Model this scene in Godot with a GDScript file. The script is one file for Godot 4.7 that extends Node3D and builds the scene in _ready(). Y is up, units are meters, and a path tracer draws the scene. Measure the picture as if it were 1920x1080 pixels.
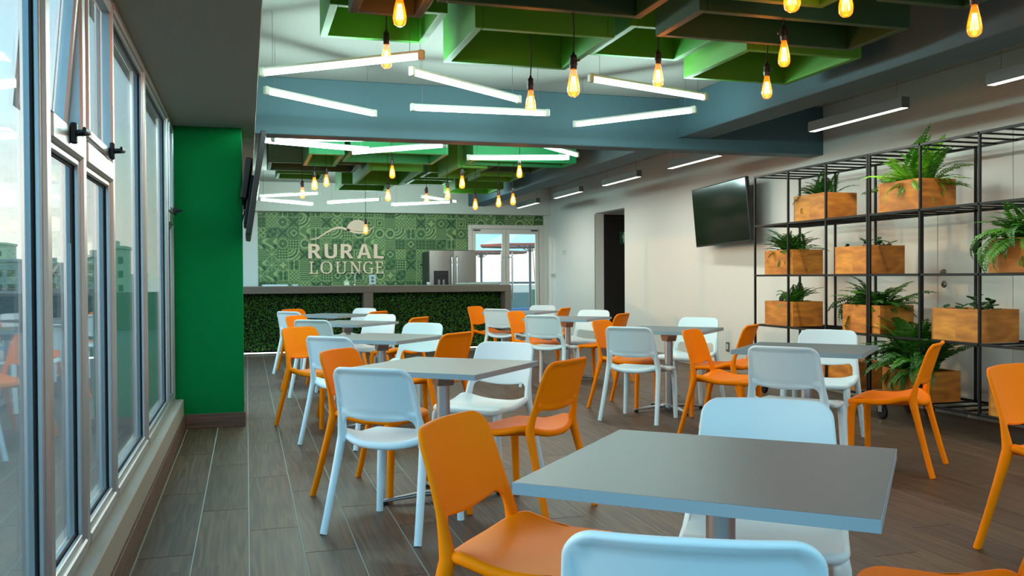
extends Node3D
# A lounge with white and orange chairs, green ceiling boxes and a bar. Units are metres, y is up; the room runs along -z.

var M := {}          # materials by name
var rng := RandomNumberGenerator.new()
var taken := {}      # names in use at top level

func _ready() -> void:
	rng.seed = 7
	# ---- camera ----
	var cam := Camera3D.new()
	cam.name = "camera"
	cam.fov = rad_to_deg(2.0 * atan(540.0 / 1690.0))
	cam.near = 0.05
	cam.far = 2000.0
	add_child(cam)
	cam.transform = Transform3D(Basis(Vector3.UP, deg_to_rad(-16.4)) * Basis(Vector3.RIGHT, deg_to_rad(-0.70)) * Basis(Vector3.BACK, deg_to_rad(-0.32)), Vector3(0, 1.22, 0))
	cam.current = true
	# ---- sky, exposure ----
	var we := WorldEnvironment.new()
	we.name = "world_environment"
	var env := Environment.new()
	env.background_mode = Environment.BG_SKY
	var sky := Sky.new()
	var sm := PanoramaSkyMaterial.new()
	sm.panorama = sky_picture()
	sm.energy_multiplier = SKY_ENERGY
	sky.sky_material = sm
	env.sky = sky
	env.tonemap_mode = Environment.TONE_MAPPER_LINEAR
	env.tonemap_exposure = EXPOSURE
	env.sdfgi_enabled = true
	env.ssao_enabled = true
	env.ssil_enabled = true
	we.environment = env
	add_child(we)
	# ---- low evening sun ----
	var sun := DirectionalLight3D.new()
	sun.name = "evening_sun"
	sun.light_color = Color(1.0, 0.76, 0.48)
	sun.light_energy = SUN_ENERGY
	sun.light_angular_distance = 1.2
	sun.shadow_enabled = true
	sun.sky_mode = DirectionalLight3D.SKY_MODE_LIGHT_ONLY
	add_child(sun)
	sun.look_at_from_position(Vector3(-9.3, 1.9, -4.2), Vector3(0, 1.0, 0))
	make_materials()
	build_shell()
	build_windows()
	build_back_wall()
	build_back_door()
	build_right_wall()
	build_ceiling_boxes()
	build_tubes()
	build_pendants()
	build_bulbs()
	build_counter()
	build_fridge()
	build_small_things()
	build_televisions()
	build_shelves()
	build_planters()
	build_tables()
	build_chairs()
	build_outside()

const SKY_ENERGY := 1.0
const EXPOSURE := 1.12
const SUN_ENERGY := 0.18
const TUBE_ENERGY := 0.22
const TUBE_SIDE_ENERGY := 0.80
const TUBE_GLOW := 5.0
const PENDANT_ENERGY := 1.5
const BULB_ENERGY := 0.085

# =====================================================================  mesh helpers
class MB:
	var v := PackedVector3Array()
	var n := PackedVector3Array()
	var uv := PackedVector2Array()
	func tri(a: Vector3, b: Vector3, c: Vector3, na: Vector3, nb: Vector3, nc: Vector3, ua := Vector2.ZERO, ub := Vector2.ZERO, uc := Vector2.ZERO) -> void:
		if (b - a).cross(c - a).dot(na + nb + nc) > 0.0:
			v.append(a); v.append(c); v.append(b)
			n.append(na); n.append(nc); n.append(nb)
			uv.append(ua); uv.append(uc); uv.append(ub)
		else:
			v.append(a); v.append(b); v.append(c)
			n.append(na); n.append(nb); n.append(nc)
			uv.append(ua); uv.append(ub); uv.append(uc)
	func quad(a: Vector3, b: Vector3, c: Vector3, d: Vector3, na: Vector3, nb: Vector3, nc: Vector3, nd: Vector3, ua := Vector2.ZERO, ub := Vector2.RIGHT, uc := Vector2.ONE, ud := Vector2.DOWN) -> void:
		tri(a, b, c, na, nb, nc, ua, ub, uc)
		tri(a, c, d, na, nc, nd, ua, uc, ud)
	func flat(a: Vector3, b: Vector3, c: Vector3, d: Vector3, nn: Vector3) -> void:
		quad(a, b, c, d, nn, nn, nn, nn)
	func mesh(mat: Material = null) -> ArrayMesh:
		var a := []
		a.resize(Mesh.ARRAY_MAX)
		a[Mesh.ARRAY_VERTEX] = v
		a[Mesh.ARRAY_NORMAL] = n
		a[Mesh.ARRAY_TEX_UV] = uv
		var m := ArrayMesh.new()
		m.add_surface_from_arrays(Mesh.PRIMITIVE_TRIANGLES, a)
		if mat:
			m.surface_set_material(0, mat)
		return m
	# a box with bevelled edges, given by two corners, then moved by xf; the +z face carries the uv of r
	func box(lo: Vector3, hi: Vector3, bev := 0.003, xf := Transform3D(), r := Rect2(0, 0, 1, 1)) -> void:
		var c := (lo + hi) / 2.0
		var h := (hi - lo).abs() / 2.0
		var b := minf(bev, minf(h.x, minf(h.y, h.z)) * 0.45)
		for ax in 3:
			var u := (ax + 1) % 3
			var w := (ax + 2) % 3
			for s: float in [-1.0, 1.0]:
				var p := []
				for q in [Vector2(-1, -1), Vector2(1, -1), Vector2(1, 1), Vector2(-1, 1)]:
					var t := Vector3.ZERO
					t[ax] = s * h[ax]
					t[u] = q.x * (h[u] - b)
					t[w] = q.y * (h[w] - b)
					p.append(xf * (c + t))
				var nn := Vector3.ZERO
				nn[ax] = s
				nn = (xf.basis * nn).normalized()
				var e := r.end
				quad(p[0], p[1], p[2], p[3], nn, nn, nn, nn, Vector2(r.position.x, e.y), e, Vector2(e.x, r.position.y), r.position)
		if b <= 0.0:
			return
		for ax in 3:
			var u := (ax + 1) % 3
			var w := (ax + 2) % 3
			for su: float in [-1.0, 1.0]:
				for sw: float in [-1.0, 1.0]:
					var p := []
					for k in 4:
						var t := Vector3.ZERO
						t[ax] = (h[ax] - b) * (-1.0 if k == 0 or k == 3 else 1.0)
						t[u] = su * (h[u] if k < 2 else h[u] - b)
						t[w] = sw * (h[w] - b if k < 2 else h[w])
						p.append(xf * (c + t))
					var nn := Vector3.ZERO
					nn[u] = su
					nn[w] = sw
					flat(p[0], p[1], p[2], p[3], (xf.basis * nn).normalized())
		for sx: float in [-1.0, 1.0]:
			for sy: float in [-1.0, 1.0]:
				for sz: float in [-1.0, 1.0]:
					var s := Vector3(sx, sy, sz)
					var nn := (xf.basis * s).normalized()
					tri(xf * (c + s * Vector3(h.x, h.y - b, h.z - b)), xf * (c + s * Vector3(h.x - b, h.y, h.z - b)), xf * (c + s * Vector3(h.x - b, h.y - b, h.z)), nn, nn, nn)
	# profile of (radius, height) turned about y
	func lathe(prof: Array, seg := 16, xf := Transform3D()) -> void:
		var ns := []
		for i in prof.size():
			var t: Vector2 = (prof[mini(i + 1, prof.size() - 1)] - prof[maxi(i - 1, 0)])
			ns.append(Vector2(t.y, -t.x).normalized())
		for i in prof.size() - 1:
			for k in seg:
				var a0 := TAU * k / seg
				var a1 := TAU * (k + 1) / seg
				var d0 := Vector3(cos(a0), 0, sin(a0))
				var d1 := Vector3(cos(a1), 0, sin(a1))
				var p: Vector2 = prof[i]
				var q: Vector2 = prof[i + 1]
				var np: Vector2 = ns[i]
				var nq: Vector2 = ns[i + 1]
				var A := xf * (d0 * p.x + Vector3.UP * p.y)
				var B := xf * (d1 * p.x + Vector3.UP * p.y)
				var C := xf * (d1 * q.x + Vector3.UP * q.y)
				var D := xf * (d0 * q.x + Vector3.UP * q.y)
				var nA := (xf.basis * (d0 * np.x + Vector3.UP * np.y)).normalized()
				var nB := (xf.basis * (d1 * np.x + Vector3.UP * np.y)).normalized()
				var nC := (xf.basis * (d1 * nq.x + Vector3.UP * nq.y)).normalized()
				var nD := (xf.basis * (d0 * nq.x + Vector3.UP * nq.y)).normalized()
				if p.x > 1e-5:
					tri(A, B, C, nA, nB, nC)
				if q.x > 1e-5:
					tri(A, C, D, nA, nC, nD)
	# a swept tube; radii are Vector2 (along side, along the other), one per point
	func tube(path: Array, radii: Array, seg := 10, side := Vector3.RIGHT, caps := true) -> void:
		var rings := []
		var norms := []
		for i in path.size():
			var t: Vector3 = (path[mini(i + 1, path.size() - 1)] - path[maxi(i - 1, 0)]).normalized()
			var s := (side - t * side.dot(t))
			s = s.normalized() if s.length() > 0.05 else t.cross(Vector3(0.3, 0.9, 0.2)).normalized()
			var o := t.cross(s)
			var ring := []
			var nr := []
			var r = radii[mini(i, radii.size() - 1)]
			var rr: Vector2 = r if r is Vector2 else Vector2(r, r)
			for k in seg:
				var a := TAU * k / seg
				ring.append(path[i] + s * cos(a) * rr.x + o * sin(a) * rr.y)
				nr.append((s * cos(a) / maxf(rr.x, 1e-4) + o * sin(a) / maxf(rr.y, 1e-4)).normalized())
			rings.append(ring)
			norms.append(nr)
		for i in path.size() - 1:
			for k in seg:
				var k1 := (k + 1) % seg
				quad(rings[i][k], rings[i][k1], rings[i + 1][k1], rings[i + 1][k], norms[i][k], norms[i][k1], norms[i + 1][k1], norms[i + 1][k])
		if caps:
			for e in [0, path.size() - 1]:
				var nn: Vector3 = (path[e] - path[1 if e == 0 else e - 1]).normalized()
				for k in range(1, seg - 1):
					tri(rings[e][0], rings[e][k], rings[e][k + 1], nn, nn, nn)
	# outline in xy pushed along +z by depth
	func prism(poly: PackedVector2Array, depth: float, xf := Transform3D(), smooth := false) -> void:
		var idx := Geometry2D.triangulate_polygon(poly)
		var up := (xf.basis * Vector3.BACK).normalized()
		for i in range(0, idx.size(), 3):
			var p := []
			for k in 3:
				p.append(Vector3(poly[idx[i + k]].x, poly[idx[i + k]].y, 0))
			tri(xf * p[0], xf * p[1], xf * p[2], -up, -up, -up)
			var d := Vector3(0, 0, depth)
			tri(xf * (p[0] + d), xf * (p[1] + d), xf * (p[2] + d), up, up, up)
		var ccw := not Geometry2D.is_polygon_clockwise(poly)
		var cnt := poly.size()
		for i in cnt:
			var a := poly[i]
			var b := poly[(i + 1) % cnt]
			var e := b - a
			var n2 := Vector2(e.y, -e.x).normalized() * (1.0 if ccw else -1.0)
			var na := n2
			var nb := n2
			if smooth:
				var e0 := a - poly[(i - 1 + cnt) % cnt]
				var e2 := poly[(i + 2) % cnt] - b
				var s := 1.0 if ccw else -1.0
				na = (n2 + Vector2(e0.y, -e0.x).normalized() * s).normalized()
				nb = (n2 + Vector2(e2.y, -e2.x).normalized() * s).normalized()
			var A := Vector3(a.x, a.y, 0)
			var B := Vector3(b.x, b.y, 0)
			var d := Vector3(0, 0, depth)
			var n3a := (xf.basis * Vector3(na.x, na.y, 0)).normalized()
			var n3b := (xf.basis * Vector3(nb.x, nb.y, 0)).normalized()
			quad(xf * A, xf * B, xf * (B + d), xf * (A + d), n3a, n3b, n3b, n3a)
	# a curved shell: outline in the plane of (p.x, p.y), S maps it to space, T gives its thickness, R how far the face on the side of the normal is sunk
	func slab(outline: PackedVector2Array, S: Callable, T: Callable, R: Callable, cell: float, steps := 5) -> void:
		var cnt := outline.size()
		var s := 1.0 if not Geometry2D.is_polygon_clockwise(outline) else -1.0
		var nrm2 := []
		for i in cnt:
			var e0 := (outline[i] - outline[(i - 1 + cnt) % cnt]).normalized()
			var e1 := (outline[(i + 1) % cnt] - outline[i]).normalized()
			var t := (e0 + e1).normalized()
			nrm2.append(Vector2(t.y, -t.x) * s)
		var inner := PackedVector2Array()
		for i in cnt:
			inner.append(outline[i] - nrm2[i] * (T.call(outline[i]) as float) / 2.0)
		var lo := inner[0]
		var hi := inner[0]
		for p in inner:
			lo = lo.min(p)
			hi = hi.max(p)
		var front := func(p: Vector2) -> Vector3: return S.call(p) + nor(S, p) * ((T.call(p) as float) / 2.0 - (R.call(p) as float))
		var back := func(p: Vector2) -> Vector3: return S.call(p) - nor(S, p) * ((T.call(p) as float) / 2.0)
		var nx := int(ceil((hi.x - lo.x) / cell))
		var ny := int(ceil((hi.y - lo.y) / cell))
		for i in nx:
			var x0 := lo.x + i * cell
			var strip := PackedVector2Array([Vector2(x0, lo.y - 1), Vector2(x0 + cell, lo.y - 1), Vector2(x0 + cell, hi.y + 1), Vector2(x0, hi.y + 1)])
			for part in Geometry2D.intersect_polygons(inner, strip):
				for j in ny:
					var y0 := lo.y + j * cell
					var sq := PackedVector2Array([Vector2(x0 - 1, y0), Vector2(x0 + cell + 1, y0), Vector2(x0 + cell + 1, y0 + cell), Vector2(x0 - 1, y0 + cell)])
					for bit in Geometry2D.intersect_polygons(part, sq):
						var idx := Geometry2D.triangulate_polygon(bit)
						for k in range(0, idx.size(), 3):
							var a := bit[idx[k]]
							var b := bit[idx[k + 1]]
							var c := bit[idx[k + 2]]
							tri(front.call(a), front.call(b), front.call(c), nor(front, a), nor(front, b), nor(front, c))
							tri(back.call(a), back.call(b), back.call(c), -nor(S, a), -nor(S, b), -nor(S, c))
		var rings := []
		var norms := []
		for k in steps + 1:
			var th := PI * k / steps
			var ring := []
			var nr := []
			for i in cnt:
				var r: float = (T.call(outline[i]) as float) / 2.0
				var p := outline[i] - (nrm2[i] as Vector2) * r * (1.0 - sin(th))
				var N := nor(S, p)
				var side: Vector3 = (S.call(p + nrm2[i] * 0.002) - S.call(p - nrm2[i] * 0.002)).normalized()
				ring.append(S.call(p) + N * r * cos(th))
				nr.append((side * sin(th) + N * cos(th)).normalized())
			rings.append(ring)
			norms.append(nr)
		for k in steps:
			for i in cnt:
				var j := (i + 1) % cnt
				quad(rings[k][i], rings[k][j], rings[k + 1][j], rings[k + 1][i], norms[k][i], norms[k][j], norms[k + 1][j], norms[k + 1][i])
	static func nor(S: Callable, p: Vector2) -> Vector3:
		var e := 0.003
		var du: Vector3 = S.call(p + Vector2(e, 0)) - S.call(p - Vector2(e, 0))
		var dv: Vector3 = S.call(p + Vector2(0, e)) - S.call(p - Vector2(0, e))
		return du.cross(dv).normalized()

# =====================================================================  scene helpers
func numbered(called: String) -> String:
	if not taken.has(called):
		taken[called] = 0
		return called
	taken[called] += 1
	return "%s_%03d" % [called, taken[called]]

func tag(o: Node, label: String, category: String, group := "", kind := "") -> void:
	if label: o.set_meta("label", label)
	if category: o.set_meta("category", category)
	if group: o.set_meta("group", group)
	if kind: o.set_meta("kind", kind)

func thing(called: String, label: String, category: String, at := Vector3.ZERO, turn := 0.0, group := "") -> Node3D:
	var o := Node3D.new()
	o.name = numbered(called)
	add_child(o)
	o.position = at
	o.rotation.y = turn
	tag(o, label, category, group)
	return o

func part(parent: Node, called: String, mesh: Mesh, mat: Material = null, xf := Transform3D()) -> MeshInstance3D:
	var o := MeshInstance3D.new()
	o.mesh = mesh
	o.name = called
	if mat: o.material_override = mat
	o.transform = xf
	parent.add_child(o, true)
	return o

func solo(called: String, mesh: Mesh, mat: Material, label: String, category: String, group := "", kind := "") -> MeshInstance3D:
	var o := MeshInstance3D.new()
	o.mesh = mesh
	o.name = numbered(called)
	o.material_override = mat
	add_child(o)
	tag(o, label, category, group, kind)
	return o

func structure(called: String, label: String, category: String, mesh: Mesh = null, mat: Material = null) -> Node3D:
	var o: Node3D
	if mesh:
		var mi := MeshInstance3D.new()
		mi.mesh = mesh
		mi.material_override = mat
		o = mi
	else:
		o = Node3D.new()
	o.name = called
	add_child(o)
	tag(o, label, category, "", "structure")
	return o

func bx(lo: Vector3, hi: Vector3, bev := 0.003, xf := Transform3D()) -> ArrayMesh:
	var b := MB.new()
	b.box(lo, hi, bev, xf)
	return b.mesh()

func boxes(list: Array, bev := 0.003) -> ArrayMesh:
	var b := MB.new()
	for e in list: b.box(e[0], e[1], bev)
	return b.mesh()

func lathe(prof: Array, seg := 16, xf := Transform3D()) -> ArrayMesh:
	var b := MB.new()
	b.lathe(prof, seg, xf)
	return b.mesh()

func tube(path: Array, radii: Array, seg := 8, side := Vector3.RIGHT) -> ArrayMesh:
	var b := MB.new()
	b.tube(path, radii, seg, side)
	return b.mesh()

func v2(x: float, y: float) -> Vector2: return Vector2(x, y)

# =====================================================================  materials
func mat(col: Color, rough := 0.6, metal := 0.0) -> StandardMaterial3D:
	var m := StandardMaterial3D.new()
	m.albedo_color = col
	m.roughness = rough
	m.metallic = metal
	return m

func noise(freq: float, sd := 1, oct := 4) -> FastNoiseLite:
	var f := FastNoiseLite.new()
	f.seed = sd
	f.noise_type = FastNoiseLite.TYPE_SIMPLEX_SMOOTH
	f.frequency = freq
	f.fractal_octaves = oct
	return f

func noise_tex(freq: float, sd: int, size := 256, ramp: Gradient = null, as_normal := false, strength := 4.0) -> NoiseTexture2D:
	var t := NoiseTexture2D.new()
	t.noise = noise(freq, sd)
	t.width = size
	t.height = size
	t.seamless = true
	t.generate_mipmaps = false
	if as_normal:
		t.as_normal_map = true
		t.bump_strength = strength
	elif ramp:
		t.color_ramp = ramp
	return t

func ramp2(a: Color, b: Color) -> Gradient:
	var g := Gradient.new()
	g.set_color(0, a)
	g.set_color(1, b)
	return g

func paint(col: Color, rough := 0.75, bump := 0.25) -> StandardMaterial3D:
	var m := mat(col, rough)
	m.uv1_triplanar = true
	m.uv1_world_triplanar = true
	m.uv1_scale = Vector3(2.5, 2.5, 2.5)
	m.normal_enabled = true
	m.normal_texture = M["_bump"]
	m.normal_scale = bump
	return m

func wood_image(w: int, h: int, sd: int, dark: Color, light: Color, stretch: float, rings: float, fine: float, contrast := 1.0) -> ImageTexture:
	var n1 := noise(0.012, sd, 3)
	var n2 := noise(0.09, sd + 5, 3)
	var im := Image.create_empty(w, h, false, Image.FORMAT_RGB8)
	for y in h:
		for x in w:
			var a := n1.get_noise_2d(x / stretch, y)
			var g := sin((a * rings + y * 0.012) * TAU) * 0.5 + 0.5
			var f := n2.get_noise_2d(x / (stretch * 2.5), y * fine)
			var t := clampf(0.5 + (g - 0.5) * 0.55 * contrast + f * 0.55 * contrast, 0.0, 1.0)
			im.set_pixel(x, y, dark.lerp(light, t))
	return ImageTexture.create_from_image(im)

func make_materials() -> void:
	M["_bump"] = noise_tex(0.05, 3, 256, null, true, 3.0)
	M.white_wall = paint(Color(0.82, 0.83, 0.81), 0.7)
	M.ceiling = paint(Color(0.65, 0.65, 0.63), 0.85)
	M.soffit = paint(Color(0.56, 0.59, 0.55), 0.85)
	M.beam = paint(Color(0.275, 0.39, 0.43), 0.7)
	M.pillar = paint(Color(0.0, 0.43, 0.21), 0.8)
	M.pillar.metallic_specular = 0.2
	M.sill = paint(Color(0.60, 0.57, 0.52), 0.7)
	M.panel = mat(Color(0.86, 0.87, 0.84), 0.28)
	M.grout = mat(Color(0.66, 0.70, 0.66), 0.9)
	M.concrete = paint(Color(0.44, 0.41, 0.37), 0.7, 0.5)
	M.alu = mat(Color(0.72, 0.73, 0.74), 0.38, 0.85)
	M.alu_door = mat(Color(0.80, 0.79, 0.76), 0.45, 0.35)
	M.black = mat(Color(0.035, 0.035, 0.04), 0.45)
	M.rubber = mat(Color(0.03, 0.03, 0.035), 0.7)
	M.iron = mat(Color(0.045, 0.045, 0.05), 0.5, 0.3)
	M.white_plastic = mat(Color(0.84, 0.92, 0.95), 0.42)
	M.orange_plastic = mat(Color(1.0, 0.52, 0.0), 0.5)
	M.orange_plastic.metallic_specular = 0.2
	for k in ["white_plastic", "orange_plastic"]:
		M[k].normal_enabled = true
		M[k].normal_texture = noise_tex(0.35, 9, 128, null, true, 1.0) if k == "white_plastic" else M.white_plastic.normal_texture
		M[k].normal_scale = 0.12
		M[k].uv1_triplanar = true
		M[k].uv1_scale = Vector3(9, 9, 9)
	M.table_grey = mat(Color(0.31, 0.40, 0.425), 0.46)
	M.table_grey.uv1_triplanar = true
	M.table_grey.uv1_scale = Vector3(3, 3, 3)
	M.table_grey.albedo_texture = noise_tex(0.4, 21, 256, ramp2(Color(0.92, 0.92, 0.92), Color(1, 1, 1)))
	M.table_skylit_edge = mat(Color(0.52, 0.61, 0.66), 0.4)  # lighter than the top: skylight on the edges put into the colour
	M.table_metal = mat(Color(0.62, 0.64, 0.66), 0.35, 0.7)
	M.chrome = mat(Color(0.8, 0.8, 0.8), 0.15, 1.0)
	M.steel = mat(Color(0.55, 0.54, 0.52), 0.3, 0.9)
	M.steel.anisotropy_enabled = true
	M.steel.anisotropy = 0.6
	M.fridge_side = mat(Color(0.23, 0.25, 0.25), 0.5)
	M.glass = glass(Color(0.90, 0.97, 0.97, 0.05))
	M.door_glass = glass(Color(0.95, 0.98, 0.97, 0.04))
	M.screen = mat(Color(0.006, 0.007, 0.008), 0.10)
	M.dark_door = mat(Color(0.085, 0.045, 0.03), 0.5)
	M.dark_door.albedo_texture = wood_image(256, 128, 31, Color(0.75, 0.75, 0.75), Color(1, 1, 1), 9.0, 3.0, 1.0)
	M.dark_door.uv1_triplanar = true
	M.dark_door.uv1_scale = Vector3(0.8, 0.8, 0.8)
	M.skirting = mat(Color(0.42, 0.29, 0.22), 0.55)
	M.skirting.albedo_texture = M.dark_door.albedo_texture
	M.skirting.uv1_triplanar = true
	M.skirting.uv1_scale = Vector3(0.9, 2.0, 0.9)
	var tex := wood_image(512, 256, 4, Color(0.66, 0.62, 0.58), Color(1.0, 0.99, 0.96), 10.0, 2.2, 1.2, 1.0)
	for k in 4:
		var c: Color = [Color(0.385, 0.295, 0.215), Color(0.355, 0.27, 0.195), Color(0.405, 0.31, 0.225), Color(0.37, 0.29, 0.215)][k]
		var pm := mat(c, 0.5)
		pm.albedo_texture = tex
		M["plank%d" % k] = pm
	var ply := wood_image(512, 256, 14, Color(0.68, 0.40, 0.11), Color(0.92, 0.61, 0.22), 5.0, 1.6, 0.8, 0.8)
	for k in 3:
		var pl := mat([Color(1, 1, 1), Color(0.95, 0.92, 0.88), Color(1.0, 0.96, 0.9)][k], 0.55)
		pl.albedo_texture = ply
		pl.uv1_triplanar = true
		pl.uv1_scale = Vector3(0.9, 0.9, 0.9)
		pl.uv1_offset = Vector3(0.31 * k, 0.17 * k, 0.43 * k)
		M["ply%d" % k] = pl
	M.soil = mat(Color(0.10, 0.07, 0.05), 0.95)
	M.leaf_fern = leaf(Color(0.25, 0.50, 0.09))
	M.leaf_dark = leaf(Color(0.15, 0.37, 0.07))
	M.leaf_lime = leaf(Color(0.42, 0.66, 0.12))
	M.leaf_succulent = leaf(Color(0.09, 0.27, 0.09))
	M.stem = mat(Color(0.20, 0.26, 0.08), 0.7)
	M.hedge = leaf(Color(0.20, 0.40, 0.08))
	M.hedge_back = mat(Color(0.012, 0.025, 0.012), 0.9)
	M.box_leaf = paint(Color(0.16, 0.50, 0.06), 0.6, 0.1)
	M.box_emerald = paint(Color(0.0, 0.47, 0.25), 0.6, 0.1)
	M.box_dark = paint(Color(0.06, 0.27, 0.16), 0.55, 0.1)
	M.box_lime = paint(Color(0.24, 0.52, 0.04), 0.6, 0.1)
	M.box_olive = paint(Color(0.17, 0.22, 0.15), 0.55, 0.1)
	M.tube_glow = glow(Color(0.90, 1.0, 0.97), TUBE_GLOW)
	M.pendant_glow = glow(Color(1.0, 0.99, 0.94), 4.0)
	M.strip_glow = glow(Color(0.93, 1.0, 0.93), 4.0)
	M.lamp_cap = mat(Color(0.78, 0.80, 0.76), 0.4)
	M.pendant_body = mat(Color(0.30, 0.32, 0.31), 0.5)
	M.wire = mat(Color(0.45, 0.45, 0.43), 0.5, 0.5)
	M.cord = mat(Color(0.03, 0.02, 0.018), 0.8)
	M.socket = mat(Color(0.06, 0.04, 0.03), 0.45)
	var am := glass(Color(1.0, 0.58, 0.12, 0.30))
	am.emission_enabled = true
	am.emission = Color(1.0, 0.50, 0.02)
	am.emission_energy_multiplier = 1.3
	M.amber_glass = am
	M.filament = glow(Color(1.0, 0.78, 0.35), 9.0)
	M.sign_face = mat(Color(0.95, 0.83, 0.74), 0.6)
	M.umbrella = mat(Color(0.92, 0.84, 0.82), 0.8)
	M.umbrella.backlight_enabled = true
	M.umbrella.backlight = Color(0.4, 0.22, 0.14)
	M.sunlit_valance = mat(Color(0.72, 0.27, 0.12), 0.8)  # orange of the sunlit canopy undersides painted in; also colours the canes
	M.grey_post = mat(Color(0.36, 0.37, 0.36), 0.6)
	M.pot_green = mat(Color(0.02, 0.50, 0.36), 0.5)
	M.terrace = paint(Color(0.30, 0.28, 0.26), 0.9, 1.0)
	M.deck = paint(Color(0.36, 0.44, 0.52), 0.8, 0.5)
	M.parapet = paint(Color(0.30, 0.33, 0.33), 0.9, 0.6)
	M.city_ground = mat(Color(0.22, 0.24, 0.22), 0.95)
	M.city_wall = mat(Color(0.58, 0.54, 0.50), 0.85)
	M.city_pale = mat(Color(0.80, 0.71, 0.56), 0.85)
	M.city_window = mat(Color(0.12, 0.14, 0.15), 0.2)

func leaf(c: Color) -> StandardMaterial3D:
	var m := mat(c, 0.5)
	m.backlight_enabled = true
	m.backlight = c * 0.5
	return m

func glow(c: Color, e: float) -> StandardMaterial3D:
	var m := mat(Color(0.9, 0.9, 0.9), 0.4)
	m.emission_enabled = true
	m.emission = c
	m.emission_energy_multiplier = e
	return m

func glass(c: Color) -> StandardMaterial3D:
	var m := mat(c, 0.02)
	m.transparency = BaseMaterial3D.TRANSPARENCY_ALPHA
	return m

func sky_picture() -> ImageTexture:
	var w := 768
	var h := 384
	var im := Image.create_empty(w, h, false, Image.FORMAT_RGBF)
	var f := noise(1.6, 12, 5)
	for y in h:
		var el := PI * (0.5 - (y + 0.5) / h)
		var s := maxf(sin(el), 0.0)
		for x in w:
			var az := TAU * (x + 0.5) / w
			var d := Vector3(sin(az) * cos(el), sin(el), -cos(az) * cos(el))
			var east := smoothstep(-0.2, 0.7, d.dot(Vector3(0.45, 0.0, 0.89)))
			var low := Vector3(1.2, 1.28, 1.18).lerp(Vector3(0.80, 1.6, 2.0), east)
			var mid := Vector3(0.46, 1.12, 1.45).lerp(Vector3(0.55, 1.55, 2.1), east)
			var top := Vector3(0.40, 1.6, 2.6)
			var se := s * (1.0 + 1.2 * east)
			var c := low.lerp(mid, smoothstep(0.03, 0.26, se)).lerp(top, smoothstep(0.26, 0.55, se))
			# the glow round the low sun
			var glow_in := pow(maxf(0.0, d.dot(Vector3(-0.92, 0.14, -0.36))), 3.0)
			c += Vector3(2.3, 2.35, 1.95) * glow_in
			var q := Vector3(d.x, d.y * 3.0, d.z) / (0.35 + s)
			var cl := smoothstep(0.05, 0.5, f.get_noise_3d(q.x, q.y, q.z)) * smoothstep(0.03, 0.16, s) * 0.30 * (1.0 - 0.6 * smoothstep(0.3, 0.6, s))
			c = c.lerp(Vector3(1.30, 1.38, 1.42), cl)
			im.set_pixel(x, y, Color(c.x, c.y, c.z))
	return ImageTexture.create_from_image(im)

# =====================================================================  the room
const X0 := -0.5
const XR := 5.9
const ZB := -17.5
const ZF := 2.2
const HC := 3.01

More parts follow.
